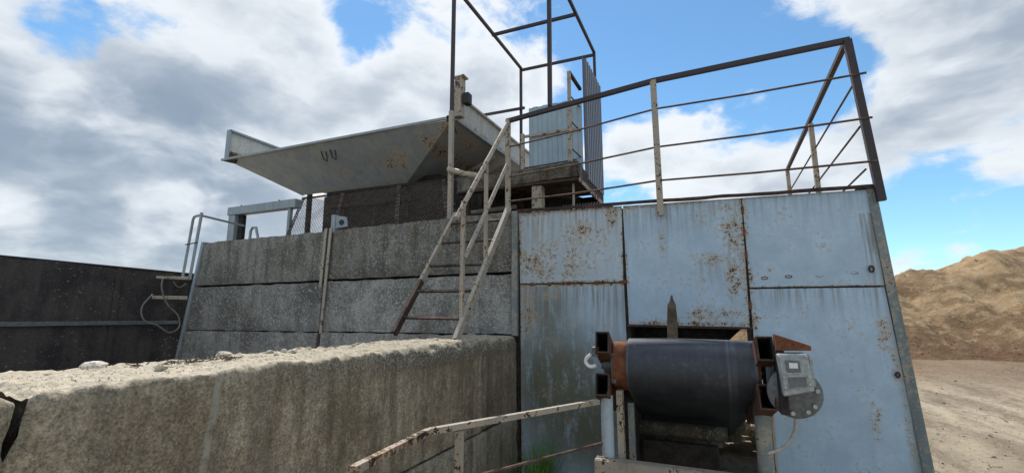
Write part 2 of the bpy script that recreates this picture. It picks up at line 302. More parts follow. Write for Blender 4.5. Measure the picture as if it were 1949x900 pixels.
# ------------------------------------------------------------------ mesh helpers
def V(p): return Vector(p)
class MB:
    def __init__(s): s.v = []; s.f = []
    def add(s, vs, fs):
        o = len(s.v); s.v += [tuple(q) for q in vs]; s.f += [tuple(i + o for i in f) for f in fs]; return s
    def box(s, x0, x1, y0, y1, z0, z1):
        return s.add([(x0, y0, z0), (x1, y0, z0), (x1, y1, z0), (x0, y1, z0), (x0, y0, z1), (x1, y0, z1), (x1, y1, z1), (x0, y1, z1)],
                     [(0, 3, 2, 1), (4, 5, 6, 7), (0, 1, 5, 4), (1, 2, 6, 5), (2, 3, 7, 6), (3, 0, 4, 7)])
    def prism(s, poly, off):
        n = len(poly); a = [V(p) for p in poly]; b = [p + V(off) for p in a]
        return s.add(a + b, [tuple(range(n)), tuple(range(2 * n - 1, n - 1, -1))] + [((i + 1) % n, i, n + i, n + (i + 1) % n) for i in range(n)])
    def bar(s, p, q, w, h, up=(0, 0, 1)):
        p, q = V(p), V(q); t = (q - p).normalized(); u = V(up)
        if abs(t.dot(u)) > .98: u = V((0, 1, 0))
        a = t.cross(u).normalized() * w / 2; c = a.cross(t).normalized() * h / 2
        return s.add([p - a - c, p + a - c, p + a + c, p - a + c, q - a - c, q + a - c, q + a + c, q - a + c],
                     [(0, 1, 2, 3), (7, 6, 5, 4), (1, 0, 4, 5), (2, 1, 5, 6), (3, 2, 6, 7), (0, 3, 7, 4)])
    def tube(s, pts, r, n=8, cap=True, r2=None):
        pts = [V(p) for p in pts]; rings = []; a = None
        for i, p in enumerate(pts):
            t = (pts[min(i + 1, len(pts) - 1)] - pts[max(i - 1, 0)]).normalized()
            if a is None: a = t.orthogonal().normalized()
            a = (a - t * a.dot(t)).normalized(); c = t.cross(a)
            rr = r if r2 is None else r + (r2 - r) * i / (len(pts) - 1)
            rings.append([p + a * math.cos(k * 2 * math.pi / n) * rr + c * math.sin(k * 2 * math.pi / n) * rr for k in range(n)])
        fs = [(i * n + k, i * n + (k + 1) % n, (i + 1) * n + (k + 1) % n, (i + 1) * n + k) for i in range(len(pts) - 1) for k in range(n)]
        if cap: fs += [tuple(reversed(range(n))), tuple(range((len(pts) - 1) * n, len(pts) * n))]
        return s.add([v for r_ in rings for v in r_], fs)
    def grid(s, nu, nv, fn, close=False):
        o = [fn(i / nu, j / nv) for i in range(nu + 1) for j in range(nv + 1)]
        return s.add(o, [(i * (nv + 1) + j, (i + 1) * (nv + 1) + j, (i + 1) * (nv + 1) + j + 1, i * (nv + 1) + j + 1) for i in range(nu) for j in range(nv)])
    def hollow(s, p, q, w, h, t, up=(0, 0, 1)):             # open-ended rectangular tube
        p, q = V(p), V(q); d_ = (q - p).normalized(); u = V(up)
        a = d_.cross(u).normalized(); c = a.cross(d_).normalized()
        def ring(o, W, Hh): return [o - a * W / 2 - c * Hh / 2, o + a * W / 2 - c * Hh / 2, o + a * W / 2 + c * Hh / 2, o - a * W / 2 + c * Hh / 2]
        vs = ring(p, w, h) + ring(p, w - 2 * t, h - 2 * t) + ring(q, w, h) + ring(q, w - 2 * t, h - 2 * t); fs = []
        for k in range(4):
            k2 = (k + 1) % 4
            fs += [(k, k2, 4 + k2, 4 + k), (8 + k2, 8 + k, 12 + k, 12 + k2), (k2, k, 8 + k, 8 + k2), (4 + k, 4 + k2, 12 + k2, 12 + k)]
        return s.add(vs, fs)
    def build(s, name, mat, parent=None, bevel=0, smooth=False, origin=None):
        if parent is not None: o_ = parent.matrix_basis.translation if parent.parent is None else parent.parent.matrix_basis.translation
        if origin is None and parent is None:
            xs, ys, zs = zip(*s.v); origin = ((min(xs) + max(xs)) / 2, (min(ys) + max(ys)) / 2, min(zs))
        base = V(origin) + V((0, 0, H)) if parent is None else Vector(o_)
        me = bpy.data.meshes.new(name)
        me.from_pydata([(x - base.x, y - base.y, z + H - base.z) for x, y, z in s.v], [], s.f)
        me.materials.append(M[mat] if isinstance(mat, str) else mat)
        if smooth:
            me.polygons.foreach_set('use_smooth', [True] * len(me.polygons))
        me.update()
        o = bpy.data.objects.new(name, me); col.objects.link(o)
        if parent is None: o.location = base
        elif parent.parent is None: o.parent = parent
        else: o.parent = parent
        if bevel:
            md = o.modifiers.new('bevel', 'BEVEL'); md.width = bevel; md.segments = 2; md.limit_method = 'ANGLE'
        if smooth == 2:
            md = o.modifiers.new('split', 'EDGE_SPLIT'); md.split_angle = R(40)
        return o
def tag(o, label=None, cat=None, group=None, kind=None):
    for k, v in (('label', label), ('category', cat), ('group', group), ('kind', kind)):
        if v: o[k] = v
    return o
def thing(name, loc, label, cat, group=None):
    o = bpy.data.objects.new(name, None); col.objects.link(o); o.location = (loc[0], loc[1], loc[2] + H); o.empty_display_size = .1
    return tag(o, label, cat, group)
def fbm(p, o=4): return noise.fractal(V(p), 1., 2., o)
def arc(c, r, a0, a1, n, ax=(1, 0, 0), ay=(0, 0, 1)):
    c, ax, ay = V(c), V(ax), V(ay)
    return [c + ax * r * math.cos(a0 + (a1 - a0) * i / n) + ay * r * math.sin(a0 + (a1 - a0) * i / n) for i in range(n + 1)]

# ------------------------------------------------------------------ setting: ground and sand
def axis(lo, a, b, hi, step, grow=1.35):
    out = [a]; 
    while out[-1] < b: out.append(out[-1] + step)
    s_ = step
    while out[-1] < hi: s_ *= grow; out.append(out[-1] + s_)
    s_ = step; pre = []
    x = a
    while x > lo: s_ *= grow; x -= s_; pre.append(x)
    return pre[::-1] + out
gx = axis(-500, .5, 14, 500, .13); gy = axis(-500, 3.5, 22, 700, .13)
def gz(x, y):
    if not (-3 < x < 30 and 0 < y < 40): return 0.
    k = min(1, max(0, (x - 0.2) / 1.2)) * min(1, max(0, (y - 3) / 1.5))
    rut = .05 * math.sin((x * .8 - y * .45) * 1.9 + 1.2 * fbm((x * .3, y * .2, 3), 2))
    return k * (rut * .9 + .07 * fbm((x * .7, y * .5, 0), 4) + .022 * fbm((x * 5, y * 5, 5), 2))
mb = MB(); nx = len(gx)
mb.v = [(x, y, -H + gz(x, y)) for y in gy for x in gx]
mb.f = [(j * nx + i, j * nx + i + 1, (j + 1) * nx + i + 1, (j + 1) * nx + i) for j in range(len(gy) - 1) for i in range(nx - 1)]
tag(mb.build('ground', 'ground', smooth=True, origin=(0, 0, -H)), 'dusty pale gravel yard with tyre tracks', kind='structure')

RID = [(-30, 1.6), (2, 2.6), (5, 2.9), (7.5, 3.15), (8.1, 3.3), (9.2, 3.3), (9.9, 3.62), (10.6, 3.9), (12, 4.25), (16, 5.0), (24, 5.4), (45, 4.), (60, 1)]
def lerp(t, x):
    for (a, b), (c, e) in zip(t, t[1:]):
        if x <= c: return b + (e - b) * max(0, (x - a) / (c - a))
    return t[-1][1]
def pile(u, v):
    x = -12 + 62 * u; y = 19.6 + 20 * v
    rz = lerp(RID, x) * 1.0
    front = 20.3 + .5 * fbm((x * .35, 1, 2), 3); ridge = front + rz * 1.55
    t = (y - front) / (ridge - front)
    if t < 0: h = t * .4
    elif t < 1: h = rz * (t ** .92)
    else: h = rz - max(0, (y - ridge - 2.5)) * .55
    s_ = min(1, max(0, t * 3))
    gul = noise.ridged_multi_fractal(V((x * .38 + y * .16, y * .22, 4)), 1., 2., 5, 1., 2.) - 1.1
    flow = fbm((x * 2.2 + y * .25, y * .42, 9), 4)
    h += s_ * (.10 * flow + .17 * gul + .22 * fbm((x * .5, y * .5, 1), 5) + .06 * abs(fbm((x * 2.6, y * 2.6, 7), 4)) + .03 * fbm((x * 7, y * 7, 3), 2))
    return (x, y, -H - .05 + max(h, -.1))
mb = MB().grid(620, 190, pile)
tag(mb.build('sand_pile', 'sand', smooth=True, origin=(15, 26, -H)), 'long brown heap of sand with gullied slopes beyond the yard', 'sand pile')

random.seed(77); mb = MB()
for i in range(4200):
    y = 5 + 15 * random.random() ** 1.5; x = random.uniform(.22, .62) * y
    if x < 1.35 and y < 7.5: continue
    rr = random.uniform(.006, .013) if random.random() < .93 else random.uniform(.015, .035); c = V((x, y, -H + gz(x, y) + rr * .25))
    vs_ = [c + V((random.uniform(-1, 1), random.uniform(-1, 1), random.uniform(-.3, .5))).normalized() * rr for _ in range(5)]
    mb.add(vs_, [(0, 1, 2), (0, 2, 3), (0, 3, 4), (0, 4, 1), (1, 4, 2), (2, 4, 3)])
tag(mb.build('gravel', 'gravel', origin=(4, 10, -H)), 'loose gravel strewn over the yard', 'gravel', kind='stuff')
mb = MB()
for i in range(1500):
    u = random.uniform(.2, .62); v = random.random() ** 1.6 * .34; p_ = V(pile(u, v)); rr = random.uniform(.015, .04) if random.random() < .95 else random.uniform(.05, .09)
    vs_ = [p_ + V((random.uniform(-1, 1), random.uniform(-1, 1), random.uniform(-.4, .8))).normalized() * rr for _ in range(5)]
    mb.add(vs_, [(0, 1, 2), (0, 2, 3), (0, 3, 4), (0, 4, 1), (1, 4, 2), (2, 4, 3)])
tag(mb.build('sand_clods', 'sand', origin=(15, 22, -H)), 'clods and stones rolled down the sand heap', 'clods', kind='stuff')

# ------------------------------------------------------------------ blue clad wall
def quad_panel(a, b_, c, e, y, t, sub=10, seed=0, dent=.004):
    """front face grid from corners (x,z) bl, br, tr, tl with slight dents; closed back"""
    mbq = MB(); n = sub
    def p(u, v):
        x = (a[0] * (1 - u) + b_[0] * u) * (1 - v) + (e[0] * (1 - u) + c[0] * u) * v
        z = (a[1] * (1 - u) + b_[1] * u) * (1 - v) + (e[1] * (1 - u) + c[1] * u) * v
        k = min(1, 5 * min(u, 1 - u)) * min(1, 5 * min(v, 1 - v))
        return (x, y - k * dent * (1 + 2 * fbm((x * 1.7, z * 1.7, seed), 2)), z)
    mbq.grid(n, n, p)
    o = len(mbq.v)
    border = [i * (n + 1) for i in range(n + 1)] + [n * (n + 1) + j for j in range(1, n + 1)] + [i * (n + 1) + n for i in range(n - 1, -1, -1)] + [j for j in range(n - 1, 0, -1)]
    mbq.v += [(mbq.v[i][0], y + t, mbq.v[i][2]) for i in border]
    L = len(border)
    mbq.f += [(border[k], o + k, o + (k + 1) % L, border[(k + 1) % L]) for k in range(L)] + [tuple(o + k for k in range(L))[::-1]]
    return mbq
bw = thing('blue_wall', (-.3, 4.05, -H), 'light blue steel clad bunker wall with rusty seams and a belt opening', 'wall')
BT = lambda x: .945 - (x + 1.69) * .024          # top edge height at x
panels = [('panel_patchy', (-1.675, .262), (-.712, .255), (-.700, BT(-.7)), (-1.685, BT(-1.69)), 1, 'flaking blue panel covered in rust spots'),
          ('panel_mossy', (-1.665, -H), (-.690, -H), (-.708, .243), (-1.673, .250), 2, 'blue panel stained green and grey low down'),
          ('panel_centre', (-.678, -.105), (.232, -.118), (.245, BT(.24)), (-.690, BT(-.69)), 3, 'blue panel with rust along its right seam'),
          ('panel_plain', (.255, .187), (1.095, .183), (1.072, BT(1.07)), (.252, BT(.25)), 4, None),
          ('panel_plain', (.250, -H), (1.215, -H), (1.093, .170), (.253, .174), 5, None)]
for mt, a, b_, c, e, sd, lb in panels:
    o = quad_panel(a, b_, c, e, 4.0, .006, 16, sd, .006).build('panel', mt, bw, smooth=2)
    if lb: o['label'] = lb
# steel frame behind the joints
mb = MB()
for x in (-1.66, -.695, .243, 1.04): mb.box(x - .03, x + .03, 4.009, 4.07, -H, .9)
mb.box(-1.66, 1.04, 4.012, 4.06, .215, .255); mb.box(.26, 1.05, 4.013, 4.058, .155, .2)
mb.box(-.69, .25, 4.011, 4.055, -.09, -.04)
mb.build('backing_frame', 'dark_steel', bw)
# opening edge trim, corner angle, top cap, side plate
MB().bar((-.69, 3.992, -.112), (.25, 3.992, -.124), .022, .018).build('lintel', 'rust_dark', bw)
mb = MB(); mb.prism([(1.062, 3.9935, .90), (1.118, 3.9935, .90), (1.262, 3.9935, -H), (1.200, 3.9935, -H)], (0, .003, 0))
mb.prism([(1.108, 3.997, .90), (1.118, 3.997, .90), (1.262, 3.997, -H), (1.252, 3.997, -H)], (0, .07, 0))
mb.build('corner_angle', 'corner', bw, .003)
MB().prism([(1.100, 4.068, .89), (1.106, 4.068, .89), (1.248, 4.068, -H), (1.240, 4.068, -H)], (0, 3.25, 0)).build('side_plate', 'blue_frame', bw)
mb = MB(); n = 60
def cap(u, v):
    x = -1.70 + 2.80 * u; k = .006 * fbm((x * 3, v, 0), 3)
    pr = [(3.975, .0), (3.975, .030), (4.10, .034)]
    yy, zz = pr[int(round(v * 2))]
    return (x, yy + k, BT(x) + .002 + zz + k * 1.2)
mb.grid(n, 2, cap); mb.box(-1.70, 1.1, 4.03, 4.10, .80, .868)
mb.build('top_cap', 'rust_dark', bw)
random.seed(8)
for x in (-1.55, -1.38, -1.20, -.94, -.71):
    MB().box(x - .022, x + .022, 3.990, 4.002, .238, .268).build('weld_patch', 'rust', bw, .008)
for x, z in ((.36, .255), (.52, .262), (.72, .262), (.93, .275)):
    MB().tube(arc((x, 3.998, z), .022, 0, 2 * math.pi, 12, (1, 0, 0), (0, 0, .4)), .0038, 5, False).build('burn_ring', 'rust', bw)
for x, z, r in ((1.03, .30, .013), (1.10, -.42, .010)):
    MB().tube(arc((x, 3.984, z), r, 0, 2 * math.pi, 12, (1, 0, 0), (0, 0, 1.7)), .006, 5, False).build('burn_ring', 'rust_dark', bw)
for x in (.30, .45, .62, .78, .95): MB().box(x - .014, x + .014, 3.992, 4.001, .172, .187).build('weld_patch', 'rust_dark', bw, .004)
for z in (.8, .62, .44, .05): MB().box(.238, .258, 3.992, 4.001, z - .03, z + .03).build('weld_patch', 'rust', bw, .004)

# ------------------------------------------------------------------ platform slab carried by both walls
pd = MB().box(-6.40, 1.095, 4.16, 7.35, .70, .84)
tag(pd.build('platform_slab', 'concrete_top', bevel=.01), 'dark concrete platform slab behind the tops of the walls', 'platform')
bk = thing('added_shade_wall', (-3.5, 7.2, -H), 'concrete wall added deep under the platform to keep the space behind the belt dark', 'wall')  # added wall, closes the back so the space under the slab stays dark
MB().box(-6.35, -.55, 7.1, 7.28, -H, .698).build('slab', 'concrete_top', bk)
for x in (1.0,):
    MB().box(x - .1, x + .1, 7.1, 7.28, -H, .698).build('pillar', 'concrete_top', bk)

# ------------------------------------------------------------------ concrete panel wall
cw = thing('concrete_panel_wall', (-4.1, 4.05, -H), 'grey exposed aggregate concrete panel wall under the hopper', 'wall')
def rough_panel(bl, br, tr, tl, y, t, seed, amp=.006, res=.055):
    w = br[0] - bl[0]; h = tl[1] - bl[1]; nu = max(4, int(w / res)); nv = max(4, int(h / res))
    m_ = MB()
    def p(u, v):
        x = (bl[0] * (1 - u) + br[0] * u) * (1 - v) + (tl[0] * (1 - u) + tr[0] * u) * v
        z = (bl[1] * (1 - u) + br[1] * u) * (1 - v) + (tl[1] * (1 - u) + tr[1] * u) * v
        du = min(u, 1 - u) * w; dv = min(v, 1 - v) * h
        e = min(du, dv); ch = max(0, fbm((x * 4, z * 4, seed), 3) * .6 + .25)
        back = max(0, .05 - e) * .6 * ch
        if dv < .02: z += (.014 * fbm((x * 5, seed, 2), 4)) * (-1 if v > .5 else 1) * (1 if v > .5 else .5)
        if du < .02: x += .01 * fbm((z * 5, seed, 7), 3)
        return (x, y + back - amp * (fbm((x * 2.2, z * 2.2, seed + 3), 5) + .5 * fbm((x * 14, z * 14, seed), 2)), z)
    m_.grid(nu, nv, p); n = nv
    border = [i * (n + 1) for i in range(nu + 1)] + [nu * (n + 1) + j for j in range(1, n + 1)] + [i * (n + 1) + n for i in range(nu - 1, -1, -1)] + [j for j in range(n - 1, 0, -1)]
    o = len(m_.v); m_.v += [(m_.v[i][0], y + t, m_.v[i][2]) for i in border]; L = len(border)
    m_.f += [(border[k], o + k, o + (k + 1) % L, border[(k + 1) % L]) for k in range(L)] + [tuple(o + k for k in range(L))[::-1]]
    return m_
LX = lambda z: -6.44 - (.93 - z) * .185           # slanted left edge
MX = lambda z: -4.115 - (.94 - z) * .045          # middle joint
rows = [(.94, .352), (.326, -.236), (-.249, -.83), (-.842, -H)]
for k, (zt, zb) in enumerate(rows):
    dy = (0, .0, -.012, -.012)[k]; dl = (.0, -.02, -.0, 0)[k]
    rough_panel((LX(zb) + .045, zb + .0), (MX(zb) - .028, zb + .012), (MX(zt) - .028, zt + .012 * (k > 0)), (LX(zt) + .045, zt), 4.0 + dy, .14, 10 + k).build('panel', 'concrete' if k else 'concrete_top', cw, smooth=2)
    rough_panel((MX(zb) + .03, zb + .018), (-1.765, zb + .03), (-1.765, zt + .03), (MX(zt) + .03, zt + .006 + .012 * (k > 0)), 4.002 + dy, .14, 30 + k).build('panel', 'concrete' if k else 'concrete_top', cw, smooth=2)
MB().prism([(LX(.69) + .02, 4.136, .69), (-1.78, 4.136, .69), (-1.78, 4.136, -H), (LX(-H) + .02, 4.136, -H)], (0, .02, 0)).build('infill', 'dark_steel', cw)
MB().prism([(LX(.93), 3.985, .95), (LX(.93) + .05, 3.985, .95), (LX(-H) + .05, 3.985, -H), (LX(-H), 3.985, -H)], (0, .17, 0)).build('end_channel', 'blue_frame', cw, .004)
for sx, zb in ((-.052, .28), (.022, -.24)):
    MB().prism([(MX(.97) + sx, 3.972, .97), (MX(.97) + sx + .038, 3.972, .97), (MX(zb) + sx + .038, 3.972, zb), (MX(zb) + sx, 3.972, zb)], (0, .012, 0)).build('joint_strip', 'white_paint', cw, .002)
MB().box(-4.165, -4.12, 4.02, 4.16, -H, .95).build('joint_post', 'rust_dark', cw)
mb = MB(); mb.box(-4.09, -4.03, 3.99, 4.05, .92, 1.13); mb.prism([(-4.03, 4.0, .965), (-3.85, 4.0, .975), (-3.87, 4.0, 1.09), (-4.03, 4.0, 1.12)], (0, .02, 0))
br_ = mb.build('lifting_bracket', 'blue_frame', cw, .004)
MB().tube([(-3.93, 3.999, 1.03), (-3.93, 3.985, 1.03)], .032, 12).build('hole_ring', 'black', br_)
mb = MB(); mb.box(-1.752, -1.695, 3.97, 4.12, -.22, .96); mb.build('end_post', 'corner', cw, .004)

# ------------------------------------------------------------------ low concrete wall in the foreground
lw = thing('low_wall', (-1.95, 2.0, -H), 'brown weathered low concrete wall with a crumbling pale top', 'wall')
def wall_block(y0, y1, x0, x1, z0, z1, seed, res=.022, crumble=1., ends=True):
    """x0 back, x1 front (facing +X); profile swept along Y"""
    prof = []
    nz = max(6, int((z1 - z0) / .03)); nx_ = max(8, int((x1 - x0) / .02))
    for k in range(nz): prof.append((x1, z0 + (z1 - z0) * k / nz))
    for k in range(nx_ + 1): prof.append((x1 + (x0 - x1) * k / nx_, z1))
    for k in range(1, 7): prof.append((x0, z1 + (z0 - z1) * k / 6))
    ny = int((y1 - y0) / res); P_ = len(prof)
    m_ = MB()
    for i in range(ny + 1):
        y = y0 + (y1 - y0) * i / ny
        far = min(1, max(0, (y - 1.6) / 1.6))
        cf = crumble * (.007 + .016 * far + (.022 + .02 * far) * max(0, fbm((y * 8, seed, 1), 4) + .05) + .022 * far * max(0, fbm((y * 2.3, seed, 9), 3) + .3))
        cb = crumble * (.012 + .03 * max(0, fbm((y * 2.3, seed, 5), 4) + .2))
        ed = min(y - y0, y1 - y)
        for (x, z) in prof:
            px, pz, py = x, z, y
            f = (x1 - px) + (z1 - pz)
            if f < cf * 1.6:
                k = (cf * 1.6 - f) / 2; px -= k; pz -= k * (.8 + 1.1 * fbm((x * 16, y * 16, z * 16 + seed), 3)); px += .006 * fbm((y * 25, z * 25, seed), 2)
            bfr = (px - x0) + (z1 - pz)
            if bfr < cb * 1.6: k = (cb * 1.6 - bfr) / 2; px += k; pz -= k
            top = max(0, min(1, (z - z1 + .07) / .07))
            n_ = fbm((px * 7, y * 7, pz * 7 + seed), 5); n2_ = fbm((px * 22, y * 22, pz * 22 + seed), 3)
            if x == x1 and top < 1: px += .007 * n_ + .005 * n2_
            pz += top * (.013 * n_ + .010 * n2_ + .014 * max(0, fbm((px * 11, y * 8, seed + 40), 3)) * (px < x0 + .2)) * crumble
            if ends and ed < .05: py += (.05 - ed) * .5 * fbm((x * 6, z * 6, seed + y), 3) ; px -= max(0, .03 - ed) * .8; pz -= max(0, .03 - ed) * .5
            m_.v.append((px, py, pz))
    m_.f += [(i * P_ + j, (i + 1) * P_ + j, (i + 1) * P_ + j + 1, i * P_ + j + 1)[::-1] for i in range(ny) for j in range(P_ - 1)]
    m_.f += [tuple(range(P_)), tuple(range(ny * P_ + P_ - 1, ny * P_ - 1, -1))]
    return m_
wall_block(.640, 3.27, -2.22, -1.68, -.888, -.213, 3, .015).build('upper_block', 'lowwall', lw, smooth=True)
wall_block(3.283, 3.965, -2.22, -1.684, -.885, -.216, 11).build('upper_block', 'lowwall', lw, smooth=True)
wall_block(-.9, .618, -2.2, -1.665, -.888, -.222, 21, .03).build('end_block', 'lowwall', lw, smooth=True)
wall_block(-.9, 3.965, -2.25, -1.672, -H, -.905, 33, .08, .3).build('lower_block', 'lowwall_base', lw, smooth=True)

# loose rubble along the top of the low wall
def stone(c, r, seed, sq=(1, 1, .62)):
    m_ = MB(); nu, nv = 8, 5
    pts = []
    for j in range(nv + 1):
        for i in range(nu):
            th = math.pi * j / nv; ph = 2 * math.pi * i / nu
            q = V((math.sin(th) * math.cos(ph), math.sin(th) * math.sin(ph), math.cos(th)))
            k = r * (1 + .45 * noise.noise(q * 1.6 + V((seed * 3.1, 0, 0))) + .18 * noise.noise(q * 4 + V((0, seed, 0))))
            pts.append((c[0] + q.x * k * sq[0], c[1] + q.y * k * sq[1], c[2] + q.z * k * sq[2]))
    return m_.add(pts, [(j * nu + i, (j + 1) * nu + i, (j + 1) * nu + (i + 1) % nu, j * nu + (i + 1) % nu) for j in range(nv) for i in range(nu)])
random.seed(21)
tag(stone((-2.14, .98, -.203), .030, 5, (1., 1.5, .75)).build('rubble_stone', 'stone'), 'largest pale rubble lump at the near end of the low wall top', 'stone')
tag(stone((-2.16, 1.50, -.205), .026, 9, (1, 1.7, .8)).build('rubble_stone', 'stone'), 'white flat stone on the back edge of the low wall, before the concrete panels', 'stone')
for i in range(22):
    y = random.uniform(.7, 3.0); x = random.choice((random.uniform(-2.18, -2.02), random.uniform(-2.18, -1.74)))
    r = random.uniform(.007, .019)
    tag(stone((x, y, -.211 + r * .3), r, i, (1, 1.3, .7)).build('rubble_stone', 'stone'), 'small pale rubble stone lying on the crumbled low wall top', 'stone', 'rubble on the low wall')
mb = MB()
for i in range(2600):
    y = .65 + 3.1 * random.random() ** 1.2; x = random.uniform(-2.2, -1.71); r = random.uniform(.002, .0055)
    c = V((x, y, -.211 + random.uniform(-.004, .006)))
    vs_ = [c + V((random.uniform(-1, 1), random.uniform(-1, 1), random.uniform(-.4, .9))).normalized() * r for _ in range(4)]
    mb.add(vs_, [(0, 1, 2), (0, 3, 1), (1, 3, 2), (2, 3, 0)])
tag(mb.build('grit', 'stone', lw), 'pale grit', kind='stuff')
mb = MB()
for i in range(70):
    y = random.uniform(1.05, 1.45); x = -2.0 + (y - 1.25) * .06 + random.uniform(-.025, .025); a = random.uniform(0, 6.28); l = random.uniform(.02, .05)
    mb.bar((x, y, -.203), (x + l * .3 * math.cos(a), y + l * math.sin(a), -.203 + random.uniform(-.003, .014)), .004, .003)
tag(mb.build('dry_moss', 'wood'), 'strip of brown dry plant litter on the low wall top', 'plant litter', kind='stuff')

# ------------------------------------------------------------------ dark steel wall at the left
dw = thing('dark_steel_wall', (-6.92, 1.5, -H), 'dark mud-spattered steel wall with a horizontal rib at the left', 'wall')
def dwp(u, v):
    y = -3 + 7.3 * u; z = -H + (H + .70 - (y + 3) * .023) * v
    return (-6.9 + .012 * fbm((y * .8, z * .8, 2), 3), y, z)
MB().grid(60, 16, dwp).build('plate', 'darkwall', dw, smooth=True)
MB().prism([(-6.935, -3, -H), (-6.935, -3, .675), (-6.935, 4.3, .51), (-6.935, 4.3, -H)], (.02, 0, 0)).build('backing', 'dark_steel', dw)
MB().bar((-6.925, -3, .70), (-6.925, 4.3, .532), .06, .03).build('top_edge', 'dark_steel', dw)
for yj in (-.9, 1.35, 3.3): MB().box(-6.894, -6.884, yj - .03, yj + .03, -H, .55).build('joint_strip', 'darkwall', dw)
MB().bar((-6.868, -3, -.085), (-6.868, 4.05, -.142), .05, .05).build('rib', 'grey_metal', dw, .004)

# ------------------------------------------------------------------ hopper
hp = thing('feed_hopper', (-5, 5.9, .84), 'large grey steel feed hopper with sloping rust-flecked sides', 'hopper')
A_, B_ = V((-7.05, 4.6, 2.41)), V((-2.84, 4.6, 2.35)); C_, D_ = V((-3.97, 5.25, 1.84)), V((-6.05, 5.25, 1.87))
A2, B2, C2, D2 = V((-7.05, 7.3, 2.42)), V((-2.84, 7.3, 2.37)), V((-3.97, 6.5, 1.84)), V((-6.05, 6.5, 1.87))
def plate(a, b_, c, e, t, sub=14, seed=1, dent=.012):
    nrm = (b_ - a).cross(e - a).normalized(); m_ = MB()
    def p(u, v):
        q = (a * (1 - u) + b_ * u) * (1 - v) + (e * (1 - u) + c * u) * v
        k = min(1, 5 * min(u, 1 - u)) * min(1, 5 * min(v, 1 - v))
        return tuple(q + nrm * k * dent * fbm(tuple(q * 1.3 + V((seed, 0, 0))), 2))
    m_.grid(sub, sub, p); n = sub; o = len(m_.v)
    border = [i * (n + 1) for i in range(n + 1)] + [n * (n + 1) + j for j in range(1, n + 1)] + [i * (n + 1) + n for i in range(n - 1, -1, -1)] + [j for j in range(n - 1, 0, -1)]
    m_.v += [tuple(V(m_.v[i]) - nrm * t) for i in border]; L = len(border)
    m_.f += [(border[k], o + k, o + (k + 1) % L, border[(k + 1) % L]) for k in range(L)] + [tuple(o + k for k in range(L))[::-1]]
    return m_
fp = plate(D_, C_, B_, A_, .008).build('front_plate', 'hopper', hp, smooth=2)
for x in (-5.05, -4.88):
    MB().tube([(x - .05, 4.70, 2.30), (x - .03, 4.74, 2.19), (x + .02, 4.76, 2.16), (x + .05, 4.72, 2.22), (x + .045, 4.70, 2.28)], .008, 6).build('lifting_hook', 'dark_steel', fp)
rp = plate(C_, C2, B2, B_, .008, 14, 4).build('side_plate', 'hopper', hp, smooth=2)
for y in (5.9, 6.45, 6.95):
    k = lambda t: (-2.86 - 1.1 * t, y + (5.9 - y) * .1 * t, 2.33 - .48 * t)
    p0, p1 = V(k(.03)), V(k(.97)); nn = V((.4, 0, -.9)) * .035
    MB().bar(p0 + nn, p1 + nn, .05, .06).build('stiffener', 'hopper', rp)
plate(D2, D_, A_, A2, .008, 8, 6).build('side_plate', 'hopper', hp, smooth=2)
plate(C2, D2, A2, B2, .008, 8, 7).build('back_plate', 'hopper', hp, smooth=2)
MB().bar(A_ + V((-.08, -.015, .0)), B_ + V((.03, -.015, .02)), .03, .035).build('rim', 'hopper', hp, .004)
MB().prism([(-7.14, 4.59, 2.40), (-6.80, 4.60, 2.375), (-6.88, 4.63, 2.33)], (0, .03, .01)).build('lip', 'dark_steel', hp)
b1 = MB().prism([(-2.825, 4.66, 2.36), (-2.825, 7.35, 2.38), (-2.825, 7.35, 2.73), (-2.825, 4.66, 2.70)], (-.012, 0, 0)).build('side_board', 'board', hp)
MB().bar((-2.815, 4.66, 2.705), (-2.815, 7.38, 2.74), .06, .025).build('flange', 'board', b1)
MB().bar((-2.80, 4.6, 2.345), (-2.80, 7.35, 2.37), .06, .03).build('flange', 'hopper', b1)
b2 = MB().prism([(-7.04, 4.60, 2.43), (-7.04, 7.35, 2.44), (-7.04, 7.35, 2.90), (-7.04, 4.60, 2.89)], (-.012, 0, 0)).build('side_board', paint('white_board_rusting', (.55, .54, .50), .25, .6, hlines=[(H + 2.44, .2, .9)]), hp)
b2['label'] = 'pale side board rusting along its foot'
MB().bar((-7.02, 4.59, 2.895), (-7.02, 7.35, 2.905), .07, .03).build('flange', 'blue_frame', b2)
MB().bar((-7.02, 4.59, 2.40), (-7.02, 4.59, 2.90), .07, .03, (0, 1, 0)).build('flange', 'blue_frame', b2)
mb = MB(); mb.prism([(-2.80, 4.56, 2.36), (-2.69, 4.56, 2.36), (-2.70, 4.56, 2.62), (-2.685, 4.56, 2.70), (-2.685, 4.56, 2.87), (-2.78, 4.56, 2.87)], (0, .10, 0))
pst = mb.build('corner_post', 'rail_paint', hp, .003)
MB().box(-2.80, -2.65, 4.55, 4.67, 2.87, 2.888).build('post_cap', 'white_paint', pst)
MB().box(-2.68, -2.60, 4.58, 4.68, 2.52, 2.66).build('switch_box', 'black', hp, .006)
MB().box(-2.90, -2.80, 4.57, 4.62, 2.33, 2.40).build('corner_gusset', 'rust_dark', hp, .004)
# legs carrying the hopper
for x in (-5.95, -4.05):
    for y in (5.32, 6.42): MB().box(x - .03, x + .03, y - .03, y + .03, .842, 1.9).build('leg', 'dark_steel', hp)

